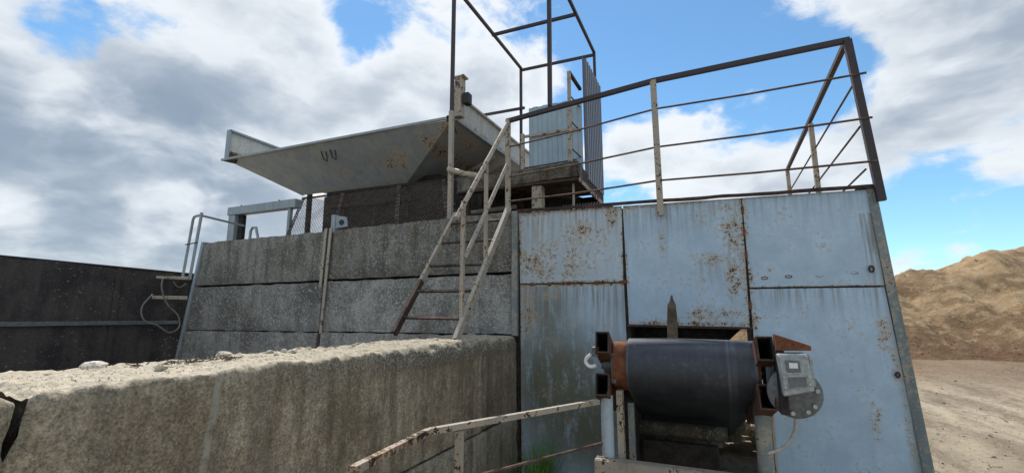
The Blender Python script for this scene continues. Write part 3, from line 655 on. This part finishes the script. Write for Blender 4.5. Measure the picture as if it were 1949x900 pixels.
# feeder under the hopper behind the guard
fd = thing('belt_feeder', (-4.2, 5.8, .84), 'dark grimy feeder trough under the hopper behind the mesh guard', 'feeder')
MB().prism([(-5.62, 5.36, .845), (-1.45, 5.36, .845), (-1.45, 5.36, 1.36), (-2.9, 5.36, 1.66), (-3.5, 5.36, 1.95), (-5.62, 5.36, 1.95)], (0, .04, 0)).build('side_wall', 'dark_steel', fd)
MB().prism([(-5.62, 6.36, .845), (-1.30, 6.36, .845), (-1.30, 6.36, 1.50), (-2.6, 6.36, 2.0), (-3.4, 6.36, 2.08), (-5.62, 6.36, 1.83)], (0, .04, 0)).build('side_wall', 'dark_steel', fd)
MB().box(-5.45, -1.75, 5.41, 6.35, .94, .99).build('floor_plate', 'dark_steel', fd)
MB().box(-5.67, -5.63, 5.36, 6.4, .845, 1.83).build('end_plate', 'dark_steel', fd)
MB().box(-5.45, -3.95, 5.28, 5.35, 1.60, 1.66).build('rail', 'rust_dark', fd)
for x in (-5.2, -4.6, -4.0, -3.4, -2.8, -2.2): MB().box(x - .03, x + .03, 5.30, 5.355, .842, 1.55).build('rib', 'rust_dark', fd)
MB().tube([(-2.9, 5.15, 1.28), (-2.2, 5.15, 1.30)], .03, 8).build('idler_roller', 'white_paint', fd)

# ------------------------------------------------------------------ mesh guard
mg = thing('mesh_guard', (-3.9, 4.4, .94), 'rusty expanded mesh guard leaning below the hopper above the concrete wall', 'mesh guard')
mb = MB()
W0, W1 = -5.12, -2.50
def mp(x, t): return V((x - .50 * t * (1 + .0 * x), 4.24 + .66 * t, .955 + .735 * t))
cell = .044; hgt = 1.0
k = W0 - 1.2
while k < W1 + .1:
    for sgn in (1, -1):
        pts = []
        for i in range(9):
            t = i / 8; x = k + (sgn * t * .62 if sgn > 0 else (1 - t) * .62)
            if W0 <= x <= W1:
                q = mp(x, t); q += V((0, -.012, .010)) * fbm((x * 2, t * 3, 1), 2) * 2.2; pts.append(q)
        if len(pts) > 1: mb.tube(pts, .0036, 3, False)
    k += cell
net = mb.build('wire_mesh', 'mesh', mg); net['kind'] = 'stuff'
for x in (-4.30, -3.32, -2.62, -5.08):
    sm = MB(); nseg = 13
    for i in range(nseg):
        a0, a1 = mp(x, i / nseg) + V((0, -.02, .005)), mp(x, (i + .62) / nseg) + V((0, -.02, .005)); sm.bar(a0, a1, .052, .006, (0, -1, 1))
    for sx in (-.022, .022): sm.bar(mp(x + sx, 0) + V((0, -.02, .004)), mp(x + sx, 1) + V((0, -.02, .004)), .012, .005, (0, -1, 1))
    sm.build('perforated_strap', 'rust_dark', mg)
MB().tube([mp(x, 1.0) + V((0, -.01, .012 * fbm((x * 2, 3, 1), 2))) for x in [W0 + (W1 - W0) * i / 20 for i in range(21)]], .014, 6).build('top_bar', 'dark_steel', mg)
MB().tube([mp(x, 0) for x in (W0, W1)], .012, 6).build('bottom_bar', 'rust_dark', mg)

# ------------------------------------------------------------------ steel portal and rails at the left end
pf = thing('portal_frame', (-6.2, 4.65, .84), 'faded blue steel portal frame beside the left end of the hopper', 'steel frame')
MB().box(-6.85, -5.40, 4.58, 4.70, 1.475, 1.60).build('beam', 'blue_frame', pf, .006)
MB().box(-6.83, -6.68, 4.595, 4.70, .842, 1.473).build('post', 'blue_frame', pf, .006)
MB().box(-6.66, -6.56, 4.64, 4.70, .842, 1.470).build('post', 'dark_steel', pf, .004)
MB().box(-5.56, -5.51, 4.60, 4.65, .842, 1.473).build('post', 'blue_frame', pf, .004)
for x in (-6.62, -5.8): MB().tube([(x, 4.64, 1.6), (x, 4.64, 1.63)], .012, 6).build('bolt', 'dark_steel', pf)
sr = thing('ladder_rail', (-6.6, 4.0, .5), 'grey tubular hand rail pair at the left end of the concrete wall', 'railing')
MB().tube([(-6.77, 3.99, .46), (-6.685, 3.99, 1.29), (-6.66, 3.99, 1.325), (-6.62, 3.99, 1.332), (-6.50, 3.99, 1.335)], .018, 8).build('upright', 'blue_frame', sr, smooth=2)
MB().tube([(-6.60, 3.985, .44), (-6.50, 3.985, 1.37)], .020, 8).build('upright', 'blue_frame', sr, smooth=2)
MB().tube([(-6.49, 3.99, 1.325), (-6.49, 4.62, 1.29)], .016, 8).build('top_rail', 'blue_frame', sr, smooth=2)
MB().tube([(-6.76, 3.97, .93), (-6.50, 3.97, .945)], .008, 6).build('tie', 'rust_dark', sr)
hh = MB().tube([(-6.45, 4.70, .842), (-6.44, 4.70, 1.22), (-6.40, 4.70, 1.27), (-6.33, 4.70, 1.27), (-6.16, 4.70, .842)], .02, 8)
tag(hh.build('rail_hoop', 'blue_post', smooth=2), 'small bent tube hoop standing next to the blue portal post', 'railing')
cb = thing('cable_bracket', (-6.9, 3.95, .2), 'pale steel bracket arms sticking out from the left end of the concrete wall', 'bracket')
MB().bar((-7.36 + .52, 3.90, .462), (-6.56, 3.96, .455), .04, .04).build('arm', 'rail_paint', cb, .004)
MB().bar((-6.84, 3.70, .458), (-6.58, 3.98, .448), .03, .035).build('arm', 'rail_paint', cb, .004)
MB().bar((-6.84, 3.68, .192), (-6.60, 3.98, .186), .035, .045).build('arm', 'rail_paint', cb, .004)
def smooth_path(pts, n=6):
    pts = [V(p) for p in pts]; out = []
    for i in range(len(pts) - 1):
        p0, p1, p2, p3 = pts[max(i - 1, 0)], pts[i], pts[i + 1], pts[min(i + 2, len(pts) - 1)]
        for k in range(n):
            t = k / n; out.append(.5 * ((2 * p1) + (p2 - p0) * t + (2 * p0 - 5 * p1 + 4 * p2 - p3) * t * t + (3 * p1 - p0 - 3 * p2 + p3) * t ** 3))
    return out + [pts[-1]]
lp = [(-6.62, 3.66, .44), (-6.62, 3.66, .30), (-6.62, 3.75, .10), (-6.62, 3.90, -.05), (-6.62, 3.93, -.20), (-6.62, 3.82, -.27), (-6.62, 3.66, -.17), (-6.62, 3.50, -.10), (-6.62, 3.46, .06), (-6.62, 3.56, .22)]
tag(MB().tube(smooth_path(lp), .0095, 6).build('hose', 'cable', smooth=True), 'grey hose hanging in a loop from the bracket by the dark wall', 'hose')
lp = [(-6.60, 3.78, .40), (-6.60, 3.83, .34), (-6.60, 3.88, .33), (-6.60, 3.94, .38)]
tag(MB().tube(smooth_path(lp), .006, 6).build('hose', 'cable', smooth=True), 'short thin pale cable sagging between the bracket arms', 'cable')

# ------------------------------------------------------------------ canopy frame of thin tubes
cf = thing('canopy_frame', (-1.93, 5.0, .94), 'tall open frame of thin dark red steel tubes above the hopper', 'steel frame')
zt = 3.68
MB().bar((-2.50, 4.05, 1.99), (-2.505, 4.05, zt), .035, .035).build('post', 'tube', cf)
p_ = MB().bar((-2.488, 4.045, .955), (-2.50, 4.045, 2.16), .046, .045).build('post', 'white_paint', cf); p_['label'] = 'thicker white painted lower post'
MB().bar((-1.365, 4.035, 2.0), (-1.36, 4.05, zt), .038, .038).build('post', 'tube', cf)
MB().bar((-2.49, 6.0, .845), (-2.49, 6.0, zt), .035, .035).build('post', 'tube', cf)
MB().bar((-1.36, 6.03, .845), (-1.36, 6.03, zt), .035, .035).build('post', 'tube', cf)
for a, b_ in (((-2.5, 4.03, zt), (-2.49, 6.02, zt)), ((-1.36, 4.03, zt), (-1.36, 6.05, zt)), ((-2.5, 4.05, zt + .04), (-1.36, 4.05, zt + .04)), ((-2.5, 5.02, zt - .03), (-1.36, 5.05, zt - .03)), ((-2.50, 6.0, zt - .036), (-1.35, 6.03, zt - .036)), ((-3.2, 5.97, 3.02), (-2.42, 5.97, 3.01))):
    MB().bar(a, b_, .034, .034).build('rail', 'tube', cf)

# ------------------------------------------------------------------ timber and concrete platform behind the railing
pb = thing('landing_platform', (-2.0, 5.1, .84), 'mossy concrete beam landing on a stub post beside the corrugated sheets', 'platform')
o = rough_panel((-2.75, 1.415), (-1.25, 1.435), (-1.25, 1.60), (-2.75, 1.575), 4.60, .17, 51, .012, .03).build('front_beam', 'beam_conc', pb, smooth=2)
MB().box(-2.75, -1.26, 4.585, 4.66, 1.385, 1.412).build('beam_flange', 'rust_dark', pb, .004)
MB().box(-1.79, -1.675, 4.61, 4.73, .842, 1.383).build('post', 'rail_paint', pb, .006)
MB().box(-2.70, -2.62, 4.66, 4.73, .842, 1.383).build('post', 'rust_dark', pb, .006)
MB().bar((-1.285, 4.775, 1.51), (-1.285, 5.85, 1.48), .06, .15).build('joist', 'rust_dark', pb)
MB().bar((-1.245, 4.62, 1.40), (-1.245, 5.82, 1.37), .012, .05).build('joist', 'rail_rust', pb)
for i in range(8):
    y = 4.80 + i * .135
    MB().box(-2.72, -1.325, y, y + .122, 1.535, 1.572).build('plank', 'wood', pb, .004)
MB().bar((-1.60, 5.80, 1.44), (-1.26, 5.80, 1.44), .06, .1).build('joist', 'dark_steel', pb)
MB().box(-1.36, -1.28, 5.78, 5.86, .842, 1.40).build('post', 'dark_steel', pb)
mb = MB()
for i in range(14):
    x = -1.72 + i * .035; mb.bar((x, 5.25, 1.12), (x + .09, 5.30, 1.30), .012, .006)
tag(mb.build('grille', 'galv', pb), kind='stuff')
MB().tube([(-1.335, 4.70, .90), (-1.335, 4.70, 1.383)], .014, 6).build('stay', 'white_paint', pb)
tag(MB().tube([(-1.29, 4.32, .99), (-1.20, 4.50, .86)], .028, 10).build('pipe_stub', 'galv', smooth=2), 'short shiny pipe lying on the wall top below the landing', 'pipe')
tag(MB().box(-1.13, -.99, 5.1, 5.25, .842, 1.19).build('concrete_stub', 'concrete_top', bevel=.01), 'small grey block on the platform right of the corrugated sheet', 'block')

def corrugated(p0, dirv, width, z0, z1, pitch=.092, depth=.022, nrm=(0, -1, 0), topfn=None):
    m_ = MB(); prof = []; s_ = 0; dirv, nrm = V(dirv).normalized(), V(nrm)
    while s_ < width:
        for (a, h_) in ((0, 0), (.40, 0), (.5, 1), (.90, 1)):
            q = s_ + a * pitch
            if q <= width: prof.append((q, h_ * depth))
        s_ += pitch
    vs_ = []
    for q, h_ in prof:
        base = V(p0) + dirv * q + nrm * h_
        t_ = z1 + (topfn(q / width) if topfn else 0)
        for back in (0, .0015): vs_ += [(base.x - nrm.x * back, base.y - nrm.y * back, z0), (base.x - nrm.x * back, base.y - nrm.y * back, t_)]
    fs = []
    for i in range(len(prof) - 1):
        a, b_ = i * 4, i * 4 + 4
        fs += [(a, b_, b_ + 1, a + 1), (a + 3, b_ + 3, b_ + 2, a + 2), (a + 1, b_ + 1, b_ + 3, a + 3), (a + 2, b_ + 2, b_, a)]
    m_.add(vs_, fs); return m_
s1 = corrugated((-1.97, 5.0, 1.573), (1, 0, 0), .68, 1.574, 2.50, .125, .016)
tag(s1.build('corrugated_sheet', 'sheet'), 'pale blue corrugated sheet facing the yard above the landing beam', 'metal sheet')
s2 = corrugated((-1.27, 4.98, 1.5), (0, 1, 0), .82, 1.50, 3.02, .092, .036, (1, 0, 0))
tag(s2.build('corrugated_sheet', 'sheet_dark'), 'tall corrugated sheet seen edge-on with dark ribs beside the canopy frame', 'metal sheet')
gr = thing('landing_rail', (-1.34, 4.9, 1.59), 'rusty landing guard rail in front of the corrugated sheets', 'railing')
MB().bar((-1.345, 4.64, 1.60), (-1.34, 4.64, 2.67), .035, .035).build('post', 'rail_paint', gr)
MB().bar((-1.34, 4.64, 2.665), (-1.33, 5.08, 2.66), .035, .03).build('top_rail', 'rust_dark', gr)
for z in (1.78, 2.1, 2.4): MB().tube([(-1.345, 4.64, z), (-1.32, 5.06, z)], .008, 6).build('rod', 'wire', gr)
MB().bar((-2.05, 4.955, 2.12), (-1.36, 4.955, 2.12), .02, .03).build('batten', 'rail_paint', gr)
MB().bar((-2.02, 4.955, 1.72), (-1.36, 4.955, 1.74), .012, .012).build('batten', 'rust_dark', gr)
MB().bar((-2.03, 4.94, 1.60), (-2.03, 4.94, 2.15), .04, .04).build('post', 'white_paint', gr)

# ------------------------------------------------------------------ railing on the blue wall
rl = thing('wall_railing', (-.3, 4.0, .9), 'tall rusty guard railing with thin rods along the top of the blue wall', 'railing')
MB().bar((-1.805, 4.005, .96), (-1.805, 4.005, 1.92), .042, .042).build('post', 'rail_paint', rl)
MB().bar((-.37, 3.955, .80), (-.375, 3.955, 2.02), .05, .032).build('post', 'rail_paint', rl)
MB().bar((1.135, 3.965, .78), (1.058, 3.975, 2.05), .05, .045).build('post', 'tube', rl)
MB().bar((1.06, 5.5, .842), (1.055, 5.5, 1.97), .045, .045).build('post', 'rail_paint', rl)
MB().bar((1.06, 7.25, .842), (1.055, 7.25, 1.97), .045, .045).build('post', 'rail_paint', rl)
for a, b_ in (((-1.82, 4.005, 1.91), (-.375, 3.985, 2.03)), ((-.376, 3.985, 2.03), (1.075, 3.985, 2.055))):
    MB().bar(a, b_, .038, .04).build('top_rail', 'tube', rl)
MB().bar((1.055, 4.0, 2.05), (1.055, 7.28, 1.975), .038, .038).build('top_rail', 'tube', rl)
for zl, zm, zr in ((1.63, 1.76, 1.75), (1.32, 1.41, 1.40), (1.07, 1.11, 1.07)):
    MB().tube([(-1.82, 4.0, zl), (-1.1, 3.985, (zl + zm) / 2 - .012), (-.37, 3.975, zm), (.35, 3.972, (zm + zr) / 2 - .004), (1.14, 3.945, zr)], .0085, 6).build('rod', 'wire', rl)
for z in (1.71, 1.36, 1.03):
    MB().tube([(1.075, 4.0, z), (1.075, 7.26, z - .02)], .0085, 6).build('rod', 'wire', rl)

# ------------------------------------------------------------------ ladder
ld = thing('steel_ladder', (-2.1, 3.1, -.2), 'leaning steel ladder with a handrail up the concrete panel wall', 'ladder')
def lad(x, t): return V((x, 3.07 + .93 * t, -.175 + 1.17 * t))
st_l = MB().bar(lad(-2.39, 0), lad(-2.39, .38), .03, .055, (0, -1, 1)).build('stile', 'rust_dark', ld)
st_l['label'] = 'dark rusty lower end of the left stile'
MB().bar(lad(-2.39, .382), lad(-2.39, 1.0), .03, .055, (0, -1, 1)).build('stile', 'white_paint', ld)
MB().bar(lad(-1.80, -.03), lad(-1.80, 1.02), .034, .06, (0, -1, 1)).build('stile', 'white_paint', ld)
for t in (.11, .30, .505, .71, .90):
    MB().bar(lad(-2.378, t), lad(-1.81, t - .005), .022, .018, (0, -1, 1)).build('rung', 'rust_dark', ld)
top0, top1 = V((-1.80, 3.02, .72)), V((-1.80, 4.0, 1.90))
MB().tube([top0, top1], .021, 8).build('handrail', 'rail_paint', ld, smooth=2)
MB().tube([(-1.80, 3.16, .42), (-1.80, 3.99, 1.46)], .019, 8).build('handrail', 'rail_paint', ld, smooth=2)
for y, zb, zt_ in ((3.15, -.08, .885), (3.55, .42, 1.365)):
    MB().bar((-1.815, y, zb), (-1.815, y, zt_), .03, .026).build('handrail_post', 'rail_paint', ld)
MB().bar((-2.40, 3.04, .50), (-2.40, 3.045, .02), .02, .02).build('stub', 'rail_paint', ld) if False else None
tag(MB().tube([(-2.50, 4.0, 1.49), (-2.30, 4.02, 1.42), (-2.12, 4.04, 1.38)], .03, 10).build('rail_stay', 'white_paint', smooth=2), 'short white pipe between the canopy post and the ladder handrail', 'pipe')
tag(MB().tube(smooth_path([(-2.53, 4.06, 2.17), (-2.60, 4.3, 2.05), (-2.68, 4.45, 2.10), (-2.84, 4.6, 2.42)]), .006, 5).build('cable', 'dark_steel', smooth=True), 'thin dark cable drooping from the canopy post to the hopper corner', 'cable')

# ------------------------------------------------------------------ conveyor head
cv = thing('belt_conveyor', (-.18, 3.2, -H), 'black rubber conveyor belt over a head drum coming out of the blue wall', 'conveyor')
AN = R(20); U = V((-.095, math.cos(AN), -math.sin(AN))); NN = V((0, math.sin(AN), math.cos(AN)))
CC = V((0, 2.97, -.325)); RB = .163
def belt_pts(r):
    a0 = math.atan2(NN.z, NN.y); pts = [CC + NN * r + U * 3.2, CC + NN * r + U * 1.2]
    pts += [CC + V((0, math.cos(a0 + math.pi * i / 26), math.sin(a0 + math.pi * i / 26))) * r for i in range(27)]
    return pts + [CC - NN * r + U * k for k in (.25, .5, .8, 1.2, 2.2, 3.2)]
po, pi_ = belt_pts(RB), belt_pts(RB - .013)
mb = MB(); NXB = 16
xs = [-.505 + .69 * i / NXB for i in range(NXB + 1)]
def crown(x): return .004 * math.cos((x + .16) / .345 * math.pi / 2) 
n = len(po)
for surf, base in ((po, 0), (pi_, 1)):
    for i, p in enumerate(surf):
        for x in xs:
            q = p - CC; k = 1 + (crown(x) + .0015 * fbm((x * 3, i * .3, 2), 2)) / RB if (base == 0 and 1 < i < 29) else 1
            sag = V((0, 0, -.02 * math.sin(min(1, max(0, (i - 28) / 4)) * math.pi))) if i > 28 else V((0, 0, 0))
            mb.v.append((x + q.x, CC.y + q.y * k, CC.z + q.z * k + sag.z))
w_ = NXB + 1
for b0, flip in ((0, 0), (n * w_, 1)):
    for i in range(n - 1):
        for j in range(NXB):
            f = (b0 + i * w_ + j, b0 + i * w_ + j + 1, b0 + (i + 1) * w_ + j + 1, b0 + (i + 1) * w_ + j); mb.f.append(f if not flip else f[::-1])
for i in range(n - 1):
    for j, fl in ((0, 1), (NXB, 0)):
        f = (i * w_ + j, (i + 1) * w_ + j, n * w_ + (i + 1) * w_ + j, n * w_ + i * w_ + j); mb.f.append(f[::-1] if fl else f)
mb.build('belt', 'rubber', cv, smooth=2)
dr = MB().tube([(-.588, CC.y, CC.z), (.20, CC.y, CC.z)], RB - .0145, 40).build('head_drum', 'rust', cv, smooth=2)
MB().tube([(-.68, CC.y, CC.z), (.30, CC.y, CC.z)], .032, 14).build('shaft', 'grey_metal', dr, smooth=2)
def fr(x, yy, z): return V((x, yy, z))
for x, z in ((-.625, -.175), (-.632, -.415), (.222, -.185), (.212, -.425)):
    p0 = V((x, 2.74, z)); 
    MB().hollow(p0, p0 + U * (2.9 if z > -.3 else .5), .080, .126, .005).build('side_beam', 'rust_mid', cv)
    MB().hollow(p0 + U * .004, p0 + U * (2.8 if z > -.3 else .49), .068, .114, .003).build('beam_hollow_shade', 'black', cv)  # black inner tube paints the shade inside the open beam end
for x in (-.600, .222):
    MB().prism([(x, 2.84, -.245), (x, 3.08, -.30), (x, 3.08, -.50), (x, 2.84, -.42)], (.028, 0, 0)).build('bearing_plate', 'grey_metal', cv, .003)
MB().tube([(-.66, CC.y, CC.z), (-.572, CC.y, CC.z)], .062, 16).build('bearing', 'grey_metal', cv, smooth=2)
MB().tube([(.235, CC.y, CC.z), (.275, CC.y, CC.z)], .062, 16).build('bearing', 'grey_metal', cv, smooth=2)
# hook and ball at the left
MB().tube(smooth_path([(-.70, 2.76, -.250), (-.725, 2.75, -.275), (-.725, 2.745, -.30), (-.70, 2.74, -.318), (-.665, 2.74, -.312)]), .011, 8).build('hook', 'hook', cv, smooth=2)
MB().box(-.695, -.655, 2.755, 2.795, -.262, -.205).build('hook_block', 'grey_metal', cv, .01)
# guard pan, scraper beam and struts under the belt
MB().box(-.62, -.02, 3.55, 3.62, -.905, -.80).build('scraper_beam', 'beam_conc', cv, .01)
MB().tube([(-.62, 3.50, -.80), (.02, 3.50, -.80)], .05, 16).build('return_roller', 'beam_conc', cv, smooth=2)
MB().box(-.52, -.04, 3.40, 3.46, -1.02, -.86).build('belt_guard', 'dark_steel', cv, .01)
MB().prism([(-.60, 3.1, -.42), (-.52, 3.1, -.42), (-.50, 3.1, -.70), (-.60, 3.1, -.70)], (0, .03, 0)).build('side_skirt', 'dark_steel', cv)
MB().box(-.60, -.54, 3.2, 3.7, -H, -.55).build('trestle_leg', 'dark_steel', cv)
MB().prism([(-.69, 4.35, .10), (.30, 4.35, .10), (.20, 4.35, -.13), (.02, 4.35, -.30), (-.69, 4.35, -.9)], (0, .03, 0)).build('chute_plate', 'dark_steel', cv)
MB().prism([(-.69, 4.37, .10), (-.69, 6.9, .10), (-.69, 6.9, -H), (-.69, 4.37, -H)], (.02, 0, 0)).build('chute_side', 'dark_steel', cv)
MB().prism([(-.66, 5.3, -.3), (-.16, 5.3, -.3), (-.16, 5.3, -H), (-.66, 5.3, -H)], (0, .03, 0)).build('tail_guard', 'dark_steel', cv)
# gear motor
gm = MB().tube([(.335, 2.80, -.40), (.335, 2.745, -.40)], .122, 40).build('gearbox_flange', 'grey_metal', cv, .004, smooth=2)
for a in (-125, -100, -60, -35, 10): MB().tube([(.335 + .098 * math.cos(R(a)), 2.746, -.40 + .098 * math.sin(R(a))), (.335 + .098 * math.cos(R(a)), 2.733, -.40 + .098 * math.sin(R(a)))], .011, 6).build('bolt', 'bolt', gm)
hs = MB().prism([(.262, 2.64, -.205), (.392, 2.64, -.20), (.406, 2.64, -.372), (.274, 2.64, -.405)], (0, .12, 0)).build('gearbox_housing', 'galv', cv, .008)
MB().prism([(.278, 2.634, -.372), (.398, 2.634, -.345), (.392, 2.634, -.295), (.276, 2.634, -.305)], (0, .005, 0)).build('cover', 'label_white' if False else 'galv', hs, .003)
MB().prism([(.30, 2.631, -.362), (.376, 2.631, -.346), (.373, 2.631, -.305), (.297, 2.631, -.312)], (0, .003, 0)).build('cover', 'grey_metal', hs, .003)
MB().prism([(.298, 2.630, -.288), (.356, 2.630, -.284), (.353, 2.630, -.232), (.294, 2.630, -.232)], (0, .009, 0)).build('switch_plate', 'grey_metal', hs, .003)
MB().box(.308, .344, 2.627, 2.630, -.268, -.243).build('white_label', 'label_white', hs)
for x, z in ((.285, -.36), (.388, -.338), (.283, -.312), (.386, -.302), (.272, -.215), (.383, -.21)): MB().tube([(x, 2.640, z), (x, 2.626, z)], .0065, 6).build('bolt', 'bolt', hs)
for k in range(5): MB().bar((.404, 2.66 + .02 * k, -.21), (.408, 2.66 + .02 * k, -.35), .012, .006, (0, 1, 0)).build('fin', 'galv', hs)
MB().prism([(.265, 2.70, -.112), (.418, 2.70, -.165), (.418, 2.70, -.188), (.265, 2.70, -.192)], (0, .09, 0)).build('torque_arm', 'rust', cv, .003)
MB().box(.262, .30, 2.70, 2.86, -.50, -.19).build('torque_bracket', 'dark_steel', cv, .003)
tag(MB().tube(smooth_path([(.335, 2.79, -.52), (.325, 2.82, -.60), (.28, 2.84, -.68), (.20, 2.86, -.73)]), .0085, 8).build('motor_cable', 'cable_white', smooth=True), 'pale cable looping down from the gearbox to the stand', 'cable')

# stand carrying the conveyor head
cs = thing('conveyor_stand', (-.2, 2.83, -H), 'pale blue steel stand with a channel crossbeam under the conveyor head', 'steel stand')
MB().tube([(-.628, 2.83, -H), (-.628, 2.83, -.487)], .036, 18).build('post', 'blue_post', cs, smooth=2)
MB().bar((-.555, 2.86, -H), (-.555, 2.86, -.46), .035, .05).build('post', 'rail_paint', cs)
MB().bar((-.515, 2.99, -H), (-.515, 2.99, -.55), .035, .03).build('post', 'corner', cs)
MB().tube([(.188, 2.92, -H), (.195, 2.92, -.505)], .042, 18).build('post', 'post_grey', cs, smooth=2)
MB().bar((.245, 2.93, -H), (.24, 2.93, -.52), .012, .05).build('post', 'rail_paint', cs)
mb = MB(); mb.box(-.69, .285, 2.738, 2.746, -.93, -.832); mb.box(-.69, .285, 2.748, 2.81, -.836, -.828); mb.box(-.69, .285, 2.748, 2.80, -.93, -.922)
mb.build('crossbeam', 'rail_paint', cs, .002)

# handrail running from the stand to the left
hr = thing('walkway_handrail', (-1.0, 2.2, -H), 'flaking white and rust handrail bending down in front of the low wall', 'railing')
MB().bar((-.655, 2.72, -.510), (-1.175, 1.775, -.512), .028, .026).build('top_rail', 'rail_paint', hr)
MB().bar((-1.176, 1.772, -.512), (-1.12, 1.25, -.51), .028, .026).build('top_rail', 'rail_rust', hr)
MB().bar((-1.095, 1.90, -H), (-1.095, 1.90, -.53), .03, .03).build('post', 'rail_paint', hr)
MB().bar((-1.12, 1.255, -H), (-1.12, 1.255, -.53), .03, .03).build('post', 'rail_paint', hr)
MB().tube([(-.66, 2.80, -.755), (-1.10, 1.98, -.755)], .008, 6).build('mid_rod', 'wire', hr)

# wooden stake standing behind the drum
ws = MB().prism([(-.345, 3.60, -.42), (-.27, 3.60, -.42), (-.262, 3.60, -.05), (-.268, 3.60, .055), (-.283, 3.60, .09), (-.288, 3.60, .125), (-.30, 3.60, .115), (-.306, 3.60, .08), (-.325, 3.60, .05), (-.336, 3.60, -.1)], (0, .025, 0))
ws.prism([(-.264, 3.605, -.09), (-.245, 3.605, -.045), (-.258, 3.605, -.10)], (0, .012, 0))
tag(ws.build('wooden_stake', 'wood', bevel=.003), 'broken upright wooden board in front of the belt opening', 'board')

# broken concrete lying behind the belt, seen through the gap
random.seed(31)
rh = thing('rubble_heap', (.2, 6.5, -H), 'sunlit heap of broken pale concrete seen through the gap right of the belt', 'rubble')
for i in range(26):
    a = random.uniform(0, 6.28); q = random.random() ** .6 * .55; rr = random.uniform(.06, .15)
    stone((.10 + q * math.cos(a), 6.55 + q * math.sin(a) * .8, -H + .05 + (.55 - q) * .55 * random.random() + rr * .3), rr, i + 50, (1.2, 1, .65)).build('lump', 'stone', rh)
# weeds
def tuft(name, c, n_, h_, sp, label, seed):
    random.seed(seed); m_ = MB()
    for i in range(n_):
        a = random.uniform(0, 6.28); r0 = random.uniform(0, sp); b_ = V((c[0] + r0 * math.cos(a), c[1] + r0 * math.sin(a), c[2])); hh_ = h_ * random.uniform(.45, 1.1)
        l = V((math.cos(a + random.uniform(-1, 1)), math.sin(a + random.uniform(-1, 1)), 0)) * hh_ * random.uniform(.1, .5); s_ = V((-math.sin(a), math.cos(a), 0)) * .006
        p1 = b_ + l * .35 + V((0, 0, hh_ * .6)); p2 = b_ + l + V((0, 0, hh_))
        m_.add([b_ - s_, b_ + s_, p1 + s_ * .8, p1 - s_ * .8, p2], [(0, 1, 2, 3), (3, 2, 4)])
    tag(m_.build(name, 'grass'), label, 'grass')
tuft('grass_tuft', (-1.42, 3.78, -H), 150, .58, .16, 'green weeds growing at the foot of the blue wall behind the handrail', 3)
tuft('grass_tuft', (1.9, 6.6, -H), 50, .28, .12, 'small green grass tuft behind the right corner of the blue wall', 5)
